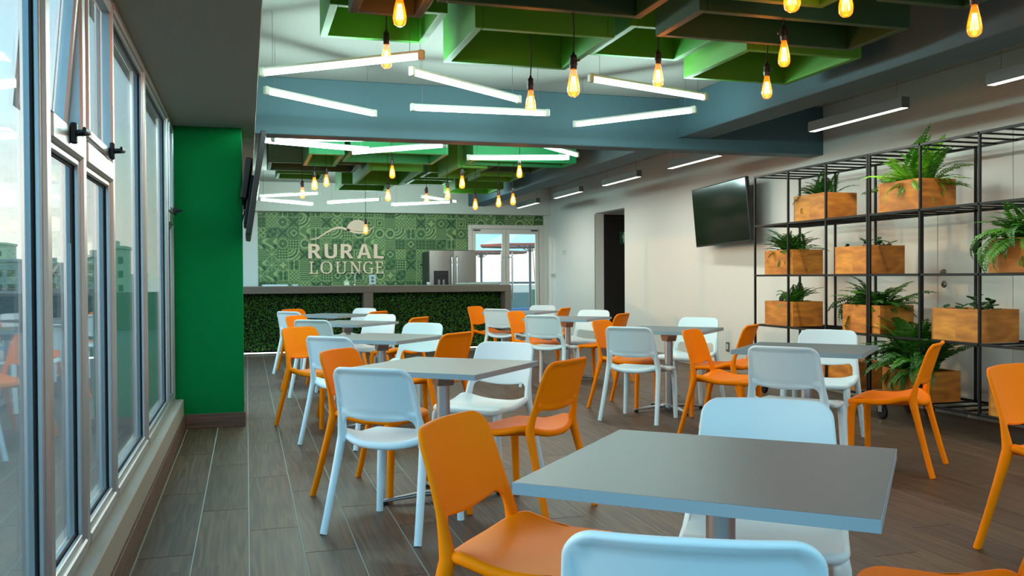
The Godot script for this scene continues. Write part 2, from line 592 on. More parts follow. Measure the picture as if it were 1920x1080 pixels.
func build_shell() -> void:
	var fl := structure("floor", "wood-look plank floor with pale grout lines", "floor", bx(Vector3(-0.75, -0.2, ZB - 0.2), Vector3(7.6, -0.002, ZF + 0.2), 0.0), M.grout)
	var W := 0.2355
	var shapes := []
	for k in 8:
		var b := MB.new()
		b.box(Vector3(-W / 2 + 0.0025, -0.005, -0.5975), Vector3(W / 2 - 0.0025, 0.0, 0.5975), 0.0008, Transform3D(), Rect2(rng.randf(), rng.randf(), 0.72, 0.42))
		shapes.append(b.mesh())
	var far := MB.new()
	for r in range(-3, 26):
		var xa := maxf(r * W, X0)
		var xb := minf((r + 1) * W, XR)
		if xb - xa < 0.02: continue
		var off := fposmod(r * 0.44 + 0.27, 1.2)
		for s in range(-3, 17):
			var z1 := 3.6 - s * 1.2 + off - 1.2
			var za := maxf(z1 - 1.2, ZB)
			var zb := minf(z1, ZF)
			if zb - za < 0.02: continue
			var mid := (za + zb) / 2
			var full := xb - xa > W - 0.001 and zb - za > 1.199
			if mid < -1.0 and mid > -11.6:
				var m: Mesh
				if full:
					m = shapes[rng.randi() % 8]
				else:
					var b := MB.new()
					b.box(Vector3(-(xb - xa) / 2 + 0.0025, -0.005, -(zb - za) / 2 + 0.002), Vector3((xb - xa) / 2 - 0.002, 0.0, (zb - za) / 2 - 0.002), 0.0012, Transform3D(), Rect2(rng.randf(), rng.randf(), 0.6 * (zb - za), 1.8 * (xb - xa)))
					m = b.mesh()
				part(fl, "plank", m, M["plank%d" % (rng.randi() % 4)], Transform3D(Basis(), Vector3((xa + xb) / 2, 0, mid)))
			else:
				far.box(Vector3(xa + 0.0025, -0.005, za + 0.0025), Vector3(xb - 0.002, 0.0, zb - 0.002), 0.0, Transform3D(), Rect2(rng.randf(), rng.randf(), 0.6 * (zb - za), 1.8 * (xb - xa)))
	part(fl, "distant_planks", far.mesh(), M.plank1).set_meta("kind", "stuff")

	structure("ceiling", "white painted ceiling", "ceiling", bx(Vector3(-0.75, HC, ZB - 0.2), Vector3(7.6, HC + 0.2, ZF + 0.2), 0.0), M.ceiling)
	structure("trim_1", "lowered grey soffit along the windows", "soffit", bx(Vector3(-0.7, 2.46, ZB), Vector3(0.08, HC, ZF), 0.004), M.soffit)
	structure("trim_2", "dark grey beam crossing the ceiling", "beam", bx(Vector3(0.08, 2.5, -8.52), Vector3(XR, HC, -8.28), 0.006), M.beam)
	structure("trim_3", "dark grey beam running along the ceiling", "beam", bx(Vector3(4.19, 2.615, -17.25), Vector3(4.52, HC, ZF), 0.006), M.beam)
	structure("trim_4", "white bulkhead above the patterned tiles", "bulkhead", bx(Vector3(0.08, 2.465, ZB), Vector3(XR, HC, -17.27), 0.004), M.white_wall)
	# right wall with the doorway to the washroom
	var rw := structure("wall_right", "white wall behind the plant shelves", "wall", boxes([
		[Vector3(XR, 0, -13.55), Vector3(XR + 0.16, HC, ZF)], [Vector3(XR, 0, ZB), Vector3(XR + 0.16, HC, -14.83)], [Vector3(XR, 2.335, -14.83), Vector3(XR + 0.16, HC, -13.55)]], 0.0), M.white_wall)
	for k in 7:
		var zc := -8.25 + 0.82 * k
		part(rw, "wall_panel", bx(Vector3(XR - 0.016, 0.1, zc + 0.003), Vector3(XR - 0.001, 2.385, zc + 0.817), 0.002), M.panel)
	structure("baseboard_right", "white skirting along the right wall", "baseboard", boxes([[Vector3(XR - 0.014, 0, -13.55), Vector3(XR, 0.09, ZF)], [Vector3(XR - 0.014, 0, ZB), Vector3(XR, 0.09, -14.83)]], 0.002), M.sill)
	structure("wall_washroom", "small lobby beyond the doorway", "wall", boxes([
		[Vector3(XR + 0.16, 0, -14.99), Vector3(7.6, HC, -14.87)], [Vector3(XR + 0.16, 0, -12.6), Vector3(7.6, HC, -12.5)], [Vector3(7.45, 0, -14.9), Vector3(7.6, HC, -12.5)]], 0.0), M.white_wall)
	var d2 := structure("door_2", "dark brown washroom door in the doorway", "door")
	part(d2, "door_frame", boxes([[Vector3(5.90, 0, -14.868), Vector3(6.0, 2.315, -14.831)], [Vector3(6.0, 2.25, -14.868), Vector3(6.87, 2.315, -14.831)], [Vector3(6.87, 0, -14.868), Vector3(6.95, 2.315, -14.831)]], 0.003), M.dark_door)
	part(d2, "door_leaf", bx(Vector3(6.0, 0.01, -14.868), Vector3(6.87, 2.25, -14.845), 0.003), M.dark_door)
	# wall on the camera's side, its wide window added to light the near chairs
	var wf := structure("wall_front", "wall behind the camera with a wide window added for light", "wall", boxes([
		[Vector3(-0.75, 0, ZF), Vector3(7.6, 0.12, ZF + 0.15)], [Vector3(-0.75, 2.95, ZF), Vector3(7.6, HC, ZF + 0.15)], [Vector3(5.85, 0.12, ZF), Vector3(7.6, 2.95, ZF + 0.15)], [Vector3(-0.75, 0.12, ZF), Vector3(-0.45, 2.95, ZF + 0.15)]], 0.0), M.white_wall)
	part(wf, "mullion", boxes([[Vector3(1.4, 0.12, ZF + 0.04), Vector3(1.48, 2.95, ZF + 0.11)], [Vector3(3.4, 0.12, ZF + 0.04), Vector3(3.48, 2.95, ZF + 0.11)]]), M.alu)
	part(wf, "glass_pane", bx(Vector3(-0.45, 0.12, ZF + 0.07), Vector3(5.85, 2.95, ZF + 0.076), 0.0), M.glass)
	# green pillar at the end of the windows
	structure("wall_pillar", "deep green pillar at the end of the windows", "pillar", bx(Vector3(-0.66, 0, -8.45), Vector3(-0.03, 2.46, -7.78), 0.004), M.pillar)
	structure("baseboard_pillar", "brown wood-look skirting round the green pillar", "baseboard", bx(Vector3(-0.488, 0, -8.46), Vector3(-0.018, 0.115, -7.768), 0.003), M.skirting)
	structure("trim_5", "pale curb under the windows", "curb", bx(Vector3(-0.7, 0, ZB), Vector3(X0, 0.24, ZF), 0.006), M.sill)
	structure("baseboard_left", "brown wood-look skirting under the windows", "baseboard", bx(Vector3(X0, 0, -7.78), Vector3(X0 + 0.012, 0.112, ZF), 0.002), M.skirting)

func ring(x0: float, x1: float, y0: float, y1: float, zb: float, za: float, w: float) -> Array:
	# four bars round an opening in a wall of constant x, meeting without overlap
	return [[Vector3(x0, y0, zb), Vector3(x1, y1, zb + w)], [Vector3(x0, y0, za - w), Vector3(x1, y1, za)],
		[Vector3(x0, y0, zb + w), Vector3(x1, y0 + w, za - w)], [Vector3(x0, y1 - w, zb + w), Vector3(x1, y1, za - w)]]

func pane_bay(w: Node3D, za: float, zb: float, y0: float, y1: float) -> void:
	# beads, black gasket and glass of a fixed light between z = za (near) and zb (far)
	part(w, "glazing_bead", boxes(ring(-0.590, -0.572, y0, y1, zb, za, 0.022), 0.005), M.alu)
	part(w, "gasket", boxes(ring(-0.598, -0.5905, y0 + 0.001, y1 - 0.001, zb + 0.001, za - 0.001, 0.030), 0.002), M.rubber)
	part(w, "glass_pane", bx(Vector3(-0.606, y0, zb), Vector3(-0.600, y1, za), 0.0), M.glass)

func window_handle(w: Node, at: Vector3, dirz: float) -> void:
	var b := MB.new()
	b.box(at + Vector3(0, -0.035, -0.014), at + Vector3(0.022, 0.035, 0.014), 0.006)
	b.tube([at + Vector3(0.015, 0, 0), at + Vector3(0.045, 0.002, 0), at + Vector3(0.058, 0.0, dirz * 0.02), at + Vector3(0.060, -0.004, dirz * 0.11)], [Vector2(0.011, 0.011), Vector2(0.011, 0.011), Vector2(0.011, 0.009), Vector2(0.010, 0.006)], 8, Vector3.UP)
	part(w, "handle", b.mesh(), M.black)

func sash(w: Node3D, za: float, zb: float, y0: float, y1: float, tilt: float) -> void:
	# top-hung opening light
	var hinge := Transform3D(Basis(Vector3.BACK, -tilt), Vector3(-0.575, y1, 0))
	var f := 0.042
	var sh := Vector3(-0.575, y1, 0)
	var fr := ring(-0.600, -0.552, y0, y1, zb, za, f)
	var gk := ring(-0.606, -0.6005, y0 - 0.004, y1 - 0.002, zb - 0.004, za + 0.004, 0.026)
	for e in fr + gk:
		e[0] -= sh
		e[1] -= sh
	var s := part(w, "sash", boxes(fr, 0.008), M.alu, hinge)
	part(s, "gasket", boxes(gk, 0.002), M.rubber)
	part(s, "glass_pane", bx(Vector3(-0.584, y0 + f, zb + f) - sh, Vector3(-0.578, y1 - f, za - f) - sh, 0.0), M.glass)

func build_windows() -> void:
	var bars := [-3.0, -3.625, -4.376, -5.71, -7.29, -7.78]   # far edge of each upright
	var tops := 2.46
	for i in 6:
		var w := structure("window_%d" % (i + 1), ["tall fixed window nearest the camera", "window with its upper sash pushed open", "window with a closed upper sash and black handle", "tall fixed window before the last narrow ones", "tall fixed window reflecting the green pillar", "narrow last window beside the green pillar"][i], "window")
		var zfar: float = bars[i]
		var near: float = ZF if i == 0 else bars[i - 1]
		part(w, "mullion", bx(Vector3(-0.63, 0.24, zfar), Vector3(-0.56, tops, zfar + 0.075), 0.010), M.alu)
		part(w, "sill_rail", bx(Vector3(-0.63, 0.24, zfar + 0.075), Vector3(-0.557, 0.285, near), 0.006), M.alu)
		part(w, "head_rail", bx(Vector3(-0.63, tops - 0.04, zfar + 0.075), Vector3(-0.557, tops, near), 0.006), M.alu)
		var za := near
		var zb := zfar + 0.075
		if i == 0:
			for zm: float in [-1.2, 0.6]:
				part(w, "mullion", bx(Vector3(-0.63, 0.24, zm), Vector3(-0.56, tops, zm + 0.075), 0.010), M.alu)
			pane_bay(w, -1.2, zb, 0.285, tops - 0.04)
			pane_bay(w, 0.6, -1.125, 0.285, tops - 0.04)
			pane_bay(w, ZF, 0.675, 0.285, tops - 0.04)
		elif i in [1, 2, 5]:
			part(w, "transom", bx(Vector3(-0.63, 1.645, zb), Vector3(-0.555, 1.735, za), 0.010), M.alu)
			pane_bay(w, za, zb, 0.285, 1.645)
			sash(w, za - 0.004, zb + 0.004, 1.738, tops - 0.042, 0.085 if i == 1 else 0.0)
			if i == 1:
				window_handle(w, Vector3(-0.556, 1.705, zb + 0.27), 1.0)
			else:
				window_handle(w, Vector3(-0.552, 1.762, zb + (0.16 if i == 2 else 0.05)), 1.0)
		else:
			pane_bay(w, za, zb, 0.285, tops - 0.04)
	var w7 := structure("window_7", "long glazing beyond the green pillar", "window")
	var fr := []
	for k in 6:
		var zk := -8.5 - k * 1.78
		fr.append([Vector3(-0.63, 0.24, zk - 0.075), Vector3(-0.56, tops, zk)])
	fr.append([Vector3(-0.63, 0.24, ZB), Vector3(-0.56, 0.285, -8.45)])
	fr.append([Vector3(-0.63, tops - 0.04, ZB), Vector3(-0.56, tops, -8.45)])
	part(w7, "window_frame", boxes(fr, 0.006), M.alu)
	part(w7, "glass_pane", bx(Vector3(-0.606, 0.28, ZB), Vector3(-0.600, tops, -8.45), 0.0), M.glass)

# ---------------------------------------------------------------------  patterned tiles
func tile_pattern(kind: int, u: float, v: float) -> int:
	# 0 pale, 1 mid, 2 dark green
	var a := u - 0.5
	var b := v - 0.5
	var r := sqrt(a * a + b * b)
	var fu := absf(a)
	var fv := absf(b)
	match kind:
		0: return [0, 2, 1][int(floor(fposmod(v * 5.0 + absf(fposmod(u * 4.0, 1.0) - 0.5) * 1.0, 1.0) * 3.0)) % 3]
		1: return 2 if absf(fu - fv) < 0.14 else (0 if fu + fv > 0.62 else 1)
		2:
			var d := absf(fposmod(u * 2 + v * 2, 1.0) - 0.5) < 0.11 or absf(fposmod(u * 2 - v * 2, 1.0) - 0.5) < 0.11
			return 0 if d else (2 if Vector2(fposmod(u * 2 + v * 2, 1.0), fposmod(u * 2 - v * 2, 1.0)).distance_to(Vector2(0, 0)) < 0.2 or Vector2(fposmod(u * 2 + v * 2, 1.0), fposmod(u * 2 - v * 2, 1.0)).distance_to(Vector2(1, 1)) < 0.2 else 1)
		3:
			var q := Vector2(0.5 - fu, 0.5 - fv).length()
			return 2 if absf(q - 0.42) < 0.05 else (1 if absf(q - 0.25) < 0.06 else 0)
		4:
			var g := (1 if fposmod(u * 4.0, 1.0) < 0.5 else 0) + (1 if fposmod(v * 4.0, 1.0) < 0.5 else 0)
			return [0, 1, 2][g]
		5:
			var p := (fu > 0.12 and fu < 0.24 and fv < 0.40) or (fv > 0.12 and fv < 0.24 and fu < 0.4 and a * b > 0)
			return 2 if p else (0 if fu > 0.45 or fv > 0.45 or (fu < 0.05) else 1)
		6:
			var pet := 0.26 + 0.14 * cos(8.0 * atan2(b, a))
			return 0 if r < 0.09 else (2 if r < pet and r > 0.14 else (0 if absf(r - 0.45) < 0.03 else 1))
		7: return 2 if absf(r - 0.22) < 0.06 else (0 if absf(r - 0.4) < 0.07 else 1)
		8: return 0 if sin((u + 0.35 * sin(v * 5.0)) * 7.0) > 0.45 else (2 if u * v > 0.42 else 1)
		9: return 2 if fu + fv < 0.16 else (0 if absf(fu + fv - 0.3) < 0.06 else (2 if absf(fu + fv - 0.5) < 0.05 else 1))
		10: return 0 if absf(fposmod(u * 3.0 + v * 3.0, 1.0) - 0.5) < 0.12 or absf(fposmod(u * 3.0 - v * 3.0, 1.0) - 0.5) < 0.12 else 1
		11: return 2 if (a * b > 0) == (fu + fv < 0.5) else 1
		12:
			var q2 := Vector2(u, v).length()
			return [0, 2, 0, 1][int(q2 * 7.0) % 4]
		13: return 0 if absf(fu - fv) < 0.05 or fu < 0.035 or fv < 0.035 else (2 if r < 0.2 else 1)
		14: return 2 if (fposmod(u * 3.0, 1.0) < fposmod(v * 3.0, 1.0)) else 1
		_: return 0 if absf(maxf(fu, fv) - 0.42) < 0.035 or absf(maxf(fu, fv) - 0.18) < 0.04 else (2 if maxf(fu, fv) < 0.14 else 1)

func tile_atlas() -> ImageTexture:
	var S := 80
	var im := Image.create_empty(S * 4, S * 4, false, Image.FORMAT_RGB8)
	var f := noise(0.05, 77, 3)
	var pal := [Color(0.58, 0.67, 0.45), Color(0.31, 0.46, 0.27), Color(0.14, 0.31, 0.17)]
	for k in 16:
		for y in S:
			for x in S:
				var c: Color = pal[tile_pattern(k, (x + 0.5) / S, (y + 0.5) / S)]
				var w := 1.0 + 0.12 * f.get_noise_2d(x + 200.0 * k, y)
				if x < 2 or y < 2 or x > S - 3 or y > S - 3: c = c.lerp(pal[0], 0.5)
				im.set_pixel((k % 4) * S + x, (k / 4) * S + y, Color(c.r * w, c.g * w, c.b * w))
	return ImageTexture.create_from_image(im)

func build_back_wall() -> void:
	var bw := structure("wall_back", "end wall covered in patterned green tiles", "wall", boxes([
		[Vector3(-0.7, 0, ZB - 0.2), Vector3(4.24, HC, ZB)], [Vector3(5.84, 0, ZB - 0.2), Vector3(7.6, HC, ZB)], [Vector3(4.24, 2.27, ZB - 0.2), Vector3(5.84, HC, ZB)]], 0.0), M.white_wall)
	var tm := mat(Color(1, 1, 1), 0.55)
	tm.albedo_texture = tile_atlas()
	M["tile"] = tm
	var T := 0.2025
	var cache := {}
	for i in 28:
		for j in 9:
			var cx0 := 0.153 + i * T
			var cy1 := 2.378 - (j - 1) * T
			var bits := []
			var xa0 := maxf(cx0, 0.207)
			var xb0 := minf(cx0 + T, 5.86)
			var ya0 := maxf(cy1 - T, 0.9)
			var yb0 := minf(cy1, 2.465)
			if xb0 <= 4.24 or ya0 >= 2.27:
				bits.append([xa0, xb0, ya0, yb0])
			else:
				bits.append([xa0, minf(xb0, 4.24), ya0, yb0])
				bits.append([maxf(xa0, 4.24), xb0, maxf(ya0, 2.27), yb0])
			var kk := rng.randi() % 16
			for q in bits:
				tile_bit(bw, kk, q[0], q[1], q[2], q[3], cx0, cy1, T, cache, tm)
	# the sign
	var sg := thing("wall_sign", "raised beige RURAL LOUNGE lettering with hill and sun on the green tiles", "sign", Vector3(0, 0, ZB + 0.008))
	var sans := SystemFont.new()
	sans.font_names = PackedStringArray(["Droid Sans"])
	sans.font_weight = 700
	var serif := SystemFont.new()
	serif.font_names = PackedStringArray(["Droid Serif"])
	var sx := func(zx: float) -> float: return 1.105 + (zx / 6.75 + 540.0 - 576.0) * (2.548 - 1.105) / 143.0
	var one := [["R", 255, 420], ["U", 458, 615], ["R", 660, 822], ["A", 870, 1048], ["L", 1083, 1210]]
	var two := [["L", 265, 370], ["O", 405, 555], ["U", 590, 738], ["N", 775, 925], ["G", 945, 1080], ["E", 1100, 1205]]
	for e in one: letter(sg, e[0], sans, sx.call(e[1]), sx.call(e[2]), 1.592, 1.868)
	for e in two: letter(sg, e[0], serif, sx.call(e[1]), sx.call(e[2]), 1.300, 1.533)
	# hill line and sun
	var cl := [[1.146, 1.945, 0.004], [1.22, 1.955, 0.010], [1.295, 1.977, 0.013], [1.395, 2.04, 0.016], [1.495, 2.105, 0.018], [1.6, 2.158, 0.020], [1.696, 2.18, 0.022], [1.77, 2.175, 0.022], [1.848, 2.15, 0.021], [1.93, 2.115, 0.02], [2.0, 2.095, 0.019], [2.08, 2.085, 0.018], [2.152, 2.088, 0.017], [2.22, 2.105, 0.015], [2.275, 2.135, 0.012], [2.33, 2.175, 0.009], [2.385, 2.222, 0.003]]
	var up := PackedVector2Array()
	var dn := PackedVector2Array()
	for e in cl:
		up.append(v2(e[0], e[1] + e[2]))
		dn.append(v2(e[0], e[1] - e[2]))
	dn.reverse()
	up.append_array(dn)
	var b1 := MB.new()
	b1.prism(up, 0.03)
	part(sg, "hill_line", b1.mesh(), M.sign_face)
	var ds := PackedVector2Array()
	for k in 25:
		var a := PI * (-0.05 + 1.12 * k / 24.0)
		ds.append(v2(2.055 + 0.205 * cos(a), 2.15 + 0.185 * sin(a)))
	ds.append(v2(1.93, 2.135)); ds.append(v2(2.0, 2.122)); ds.append(v2(2.1, 2.112)); ds.append(v2(2.19, 2.117))
	var b2 := MB.new()
	b2.prism(ds, 0.03)
	part(sg, "sun_disc", b2.mesh(), M.sign_face)

func tile_bit(bw: Node, k: int, xa: float, xb: float, ya: float, yb: float, cx0: float, cy1: float, T: float, cache: Dictionary, tm: Material) -> void:
	if xb - xa < 0.02 or yb - ya < 0.02: return
	var key := "%d %.3f %.3f %.3f %.3f" % [k, xa - cx0, xb - cx0, cy1 - ya, cy1 - yb]
	if not cache.has(key):
		var b := MB.new()
		var r := Rect2((k % 4) * 0.25 + 0.002 + 0.246 * (xa - cx0) / T, (k / 4) * 0.25 + 0.002 + 0.246 * (cy1 - yb) / T, 0.246 * (xb - xa) / T, 0.246 * (yb - ya) / T)
		b.box(Vector3(-(xb - xa) / 2 + 0.0012, -(yb - ya) / 2 + 0.0012, 0), Vector3((xb - xa) / 2 - 0.0012, (yb - ya) / 2 - 0.0012, 0.008), 0.0012, Transform3D(), r)
		cache[key] = b.mesh(tm)
	part(bw, "tile", cache[key], null, Transform3D(Basis(), Vector3((xa + xb) / 2, (ya + yb) / 2, ZB)))

func letter(sg: Node, ch: String, font: Font, xa: float, xb: float, ya: float, yb: float) -> void:
	var tm := TextMesh.new()
	tm.text = ch
	tm.font = font
	tm.font_size = 64
	tm.pixel_size = 0.005
	tm.depth = 0.03
	tm.curve_step = 1.0
	var bb := tm.get_aabb()
	var s := Vector3((xb - xa) / bb.size.x, (yb - ya) / bb.size.y, 1.0)
	var o := part(sg, "letter", tm, M.sign_face, Transform3D(Basis.from_scale(s), Vector3(xa - bb.position.x * s.x, ya - bb.position.y * s.y, 0.022)))
	o.name = "letter" if sg.get_child_count() == 1 else o.name

func build_back_door() -> void:
	var d := structure("door_1", "glazed aluminium double door to the terrace", "door")
	part(d, "door_frame", boxes([
		[Vector3(4.24, 0, ZB - 0.12), Vector3(4.325, 2.27, ZB + 0.01)], [Vector3(5.74, 0, ZB - 0.12), Vector3(5.84, 2.27, ZB + 0.01)], [Vector3(4.325, 2.19, ZB - 0.12), Vector3(5.74, 2.27, ZB + 0.01)]], 0.004), M.alu_door)
	for s in 2:
		var xa: float = [4.33, 5.035][s]
		var xb: float = [5.03, 5.735][s]
		var lf := part(d, "door_leaf", boxes([
			[Vector3(xa, 0.01, ZB - 0.07), Vector3(xa + 0.075, 2.185, ZB - 0.02)], [Vector3(xb - 0.075, 0.01, ZB - 0.07), Vector3(xb, 2.185, ZB - 0.02)],
			[Vector3(xa + 0.075, 2.09, ZB - 0.07), Vector3(xb - 0.075, 2.185, ZB - 0.02)], [Vector3(xa + 0.075, 0.01, ZB - 0.07), Vector3(xb - 0.075, 0.14, ZB - 0.02)]], 0.004), M.alu_door)
		part(lf, "glass_pane", bx(Vector3(xa + 0.07, 0.12, ZB - 0.048), Vector3(xb - 0.07, 2.1, ZB - 0.042), 0.0), M.door_glass)
		var hx := xb - 0.11 if s == 0 else xa + 0.11
		var b := MB.new()
		b.tube([Vector3(hx, 0.75, ZB + 0.05), Vector3(hx, 1.72, ZB + 0.05)], [0.017, 0.017], 12)
		for hy: float in [0.85, 1.62]:
			b.tube([Vector3(hx, hy, ZB + 0.05), Vector3(hx + (0.075 if s == 0 else -0.075), hy, ZB - 0.02)], [0.009, 0.009], 8, Vector3.UP)
		part(lf, "pull_handle", b.mesh(), M.chrome)
		part(lf, "door_closer", bx(Vector3(xa + 0.03 if s == 0 else xb - 0.17, 2.15, ZB - 0.02), Vector3(xa + 0.17 if s == 0 else xb - 0.03, 2.172, ZB + 0.012), 0.006), M.black)

func build_right_wall() -> void:
	for e in [[-16.42, 1.70, 2, "double white switch plate high on the wall left of the doorway"], [-17.12, 1.25, 3, "triple white switch plate beside the terrace door"]]:
		var t := thing("switch_plate", e[3], "switch", Vector3(XR - 0.012, e[1], e[0]))
		for k in e[2]:
			var p := part(t, "plate", bx(Vector3(-0.002, -0.055, -0.033 + 0.082 * (k - 0.5)), Vector3(0.012, 0.055, 0.033 + 0.082 * (k - 0.5)), 0.004), M.lamp_cap)
			part(p, "rocker", bx(Vector3(-0.008, -0.028, -0.014 + 0.082 * (k - 0.5)), Vector3(0.0, 0.028, 0.014 + 0.082 * (k - 0.5)), 0.003), M.steel)
	var o := thing("wall_outlet", "silver power outlet low on the wall left of the plant shelves", "outlet", Vector3(XR - 0.012, 0.313, -10.27))
	part(o, "plate", bx(Vector3(0, -0.06, -0.04), Vector3(0.011, 0.06, 0.04), 0.004), M.steel)
	part(o, "socket", bx(Vector3(-0.004, -0.035, -0.02), Vector3(0.001, 0.035, 0.02), 0.003), M.lamp_cap)
	# the lock fittings of the white panels belong to the wall
	var wr := get_node("wall_right")
	var turn := Basis(Vector3.BACK, PI / 2)
	part(wr, "panel_knob", lathe([v2(0.0, 0.03), v2(0.016, 0.03), v2(0.018, 0.012), v2(0.026, 0.008), v2(0.026, 0.0)], 18), M.steel, Transform3D(turn, Vector3(XR - 0.016, 1.243, -6.53)))
	var lk := part(wr, "panel_lock", lathe([v2(0.0, 0.016), v2(0.02, 0.016), v2(0.03, 0.008), v2(0.031, 0.0)], 18), M.steel, Transform3D(turn, Vector3(XR - 0.016, 1.135, -6.53)))
	part(lk, "keyhole", lathe([v2(0.0, 0.021), v2(0.011, 0.02), v2(0.011, 0.014)], 14), M.black)
	# washroom sign
	var sgn := thing("washroom_sign", "green washroom sign with a white man pictogram on the dark door", "sign", Vector3(6.455, 1.905, -14.842))
	part(sgn, "panel", bx(Vector3(-0.085, -0.11, 0), Vector3(0.085, 0.11, 0.008), 0.002), mat(Color(0.02, 0.30, 0.20), 0.5))
	var b := MB.new()
	b.lathe([v2(0.0, 0.004), v2(0.017, 0.003), v2(0.019, 0.0)], 16, Transform3D(Basis(Vector3.RIGHT, PI / 2), Vector3(0, 0.082, 0.008)))
	b.prism(PackedVector2Array([v2(-0.036, 0.055), v2(0.036, 0.055), v2(0.040, -0.015), v2(0.030, -0.015), v2(0.026, 0.03), v2(0.022, 0.03), v2(0.022, -0.08), v2(0.004, -0.08), v2(0.003, -0.02), v2(-0.003, -0.02), v2(-0.004, -0.08), v2(-0.022, -0.08), v2(-0.022, 0.03), v2(-0.026, 0.03), v2(-0.030, -0.015), v2(-0.040, -0.015)]), 0.004, Transform3D(Basis(), Vector3(0, 0, 0.008)))
	part(sgn, "pictogram", b.mesh(), M.lamp_cap)

# =====================================================================  ceiling fittings
func green_box(x0: float, x1: float, zf: float, zn: float, h: float, m: Material, label: String, group: String) -> void:
	var t := thing("ceiling_box", label, "ceiling box", Vector3((x0 + x1) / 2, h, (zf + zn) / 2), 0.0, group)
	var a := (x1 - x0) / 2
	var c := (zn - zf) / 2
	var top := HC - h - 0.004
	var w := 0.045
	for s: float in [-1.0, 1.0]:
		part(t, "side_board", bx(Vector3(s * a, 0, -c), Vector3(s * (a - w), top, c), 0.003), m)
	for s: float in [-1.0, 1.0]:
		part(t, "end_board", bx(Vector3(-a + w, 0, s * c), Vector3(a - w, top, s * (c - w)), 0.003), m)
	part(t, "top_board", bx(Vector3(-a + w, top - 0.03, -c + w), Vector3(a - w, top, c - w), 0.002), m)

func build_ceiling_boxes() -> void:
	var g1 := "open green boxes in the front ceiling cluster"
	var g2 := "open green boxes in the back ceiling cluster"
	var f := [
		["box_leaf", 0.45, 1.11, -5.73, -5.03, 2.72, "leaf green open ceiling box furthest left of the front cluster, tubes just behind it"],
		["box_leaf", 1.26, 2.115, -5.86, -4.99, 2.64, "leaf green square ceiling box second from left in the back row of the front cluster"],
		["box_leaf", 2.25, 2.93, -5.80, -5.05, 2.74, "leaf green ceiling box third from left in the back row of the front cluster"],
		["box_lime", 3.07, 3.93, -5.97, -5.10, 2.66, "lime green square ceiling box furthest right of the front cluster beside the grey beam"],
		["box_dark", 2.27, 3.58, -4.76, -4.23, 2.60, "wide dark green ceiling box with a pale rim in front of the lime one"],
		["box_dark", 0.90, 1.98, -4.33, -3.62, 2.56, "large dark green ceiling box cut by the top of the picture, left of centre"],
		["box_olive", 0.49, 0.855, -4.48, -3.70, 2.52, "small olive grey ceiling box overlapping the leaf green one at the left"],
		["box_lime", 2.20, 2.70, -3.80, -3.20, 2.52, "lime ceiling box at the top edge above the two near bulbs"],
		["box_dark", 3.06, 3.60, -3.86, -3.20, 2.60, "dark green ceiling box in the top right corner of the front cluster"]]
	for e in f: green_box(e[1], e[2], e[3], e[4], e[5], M[e[0]], e[6], g1)
	var b := [
		["box_dark", 0.27, 1.42, -12.45, -11.58, 2.66, "dark teal wide ceiling box furthest left of the back cluster"],
		["box_emerald", 0.65, 1.03, -10.95, -9.88, 2.55, "narrow emerald ceiling box hanging lowest at the left of the back cluster"],
		["box_emerald", 1.10, 2.19, -10.87, -9.95, 2.60, "wide emerald ceiling box behind the crossed tubes of the back cluster"],
		["box_leaf", 1.49, 2.19, -13.24, -11.45, 2.58, "long leaf green ceiling box in the middle of the back cluster"],
		["box_leaf", 1.37, 2.17, -14.6, -13.62, 2.62, "leaf green ceiling box furthest back, over the sign"],
		["box_leaf", 0.41, 1.07, -13.48, -12.76, 2.66, "leaf green ceiling box partly hidden behind the dark teal one"],
		["box_leaf", 2.47, 3.00, -13.2, -12.5, 2.70, "shallow leaf green ceiling box right of the long one in the back cluster"],
		["box_leaf", 2.42, 3.05, -14.2, -13.5, 2.70, "shallow leaf green ceiling box near the end wall, right of the sign"],
		["box_leaf", 2.48, 2.86, -11.92, -10.75, 2.56, "narrow deep leaf green ceiling box in the middle of the back cluster"],
		["box_emerald", 2.54, 3.82, -10.66, -10.20, 2.58, "wide shallow emerald ceiling box behind the level tube at the right"],
		["box_dark", 2.97, 3.72, -11.62, -10.98, 2.62, "dark green ceiling box just behind the wide emerald one at the right"],
		["box_lime", 3.06, 3.70, -12.62, -11.90, 2.60, "lime ceiling box beside the long beam in the back cluster"],
		["box_lime", 3.15, 3.94, -14.7, -13.82, 2.62, "lime ceiling box furthest back beside the long grey beam"]]
	for e in b: green_box(e[1], e[2], e[3], e[4], e[5], M[e[0]], e[6], g2)

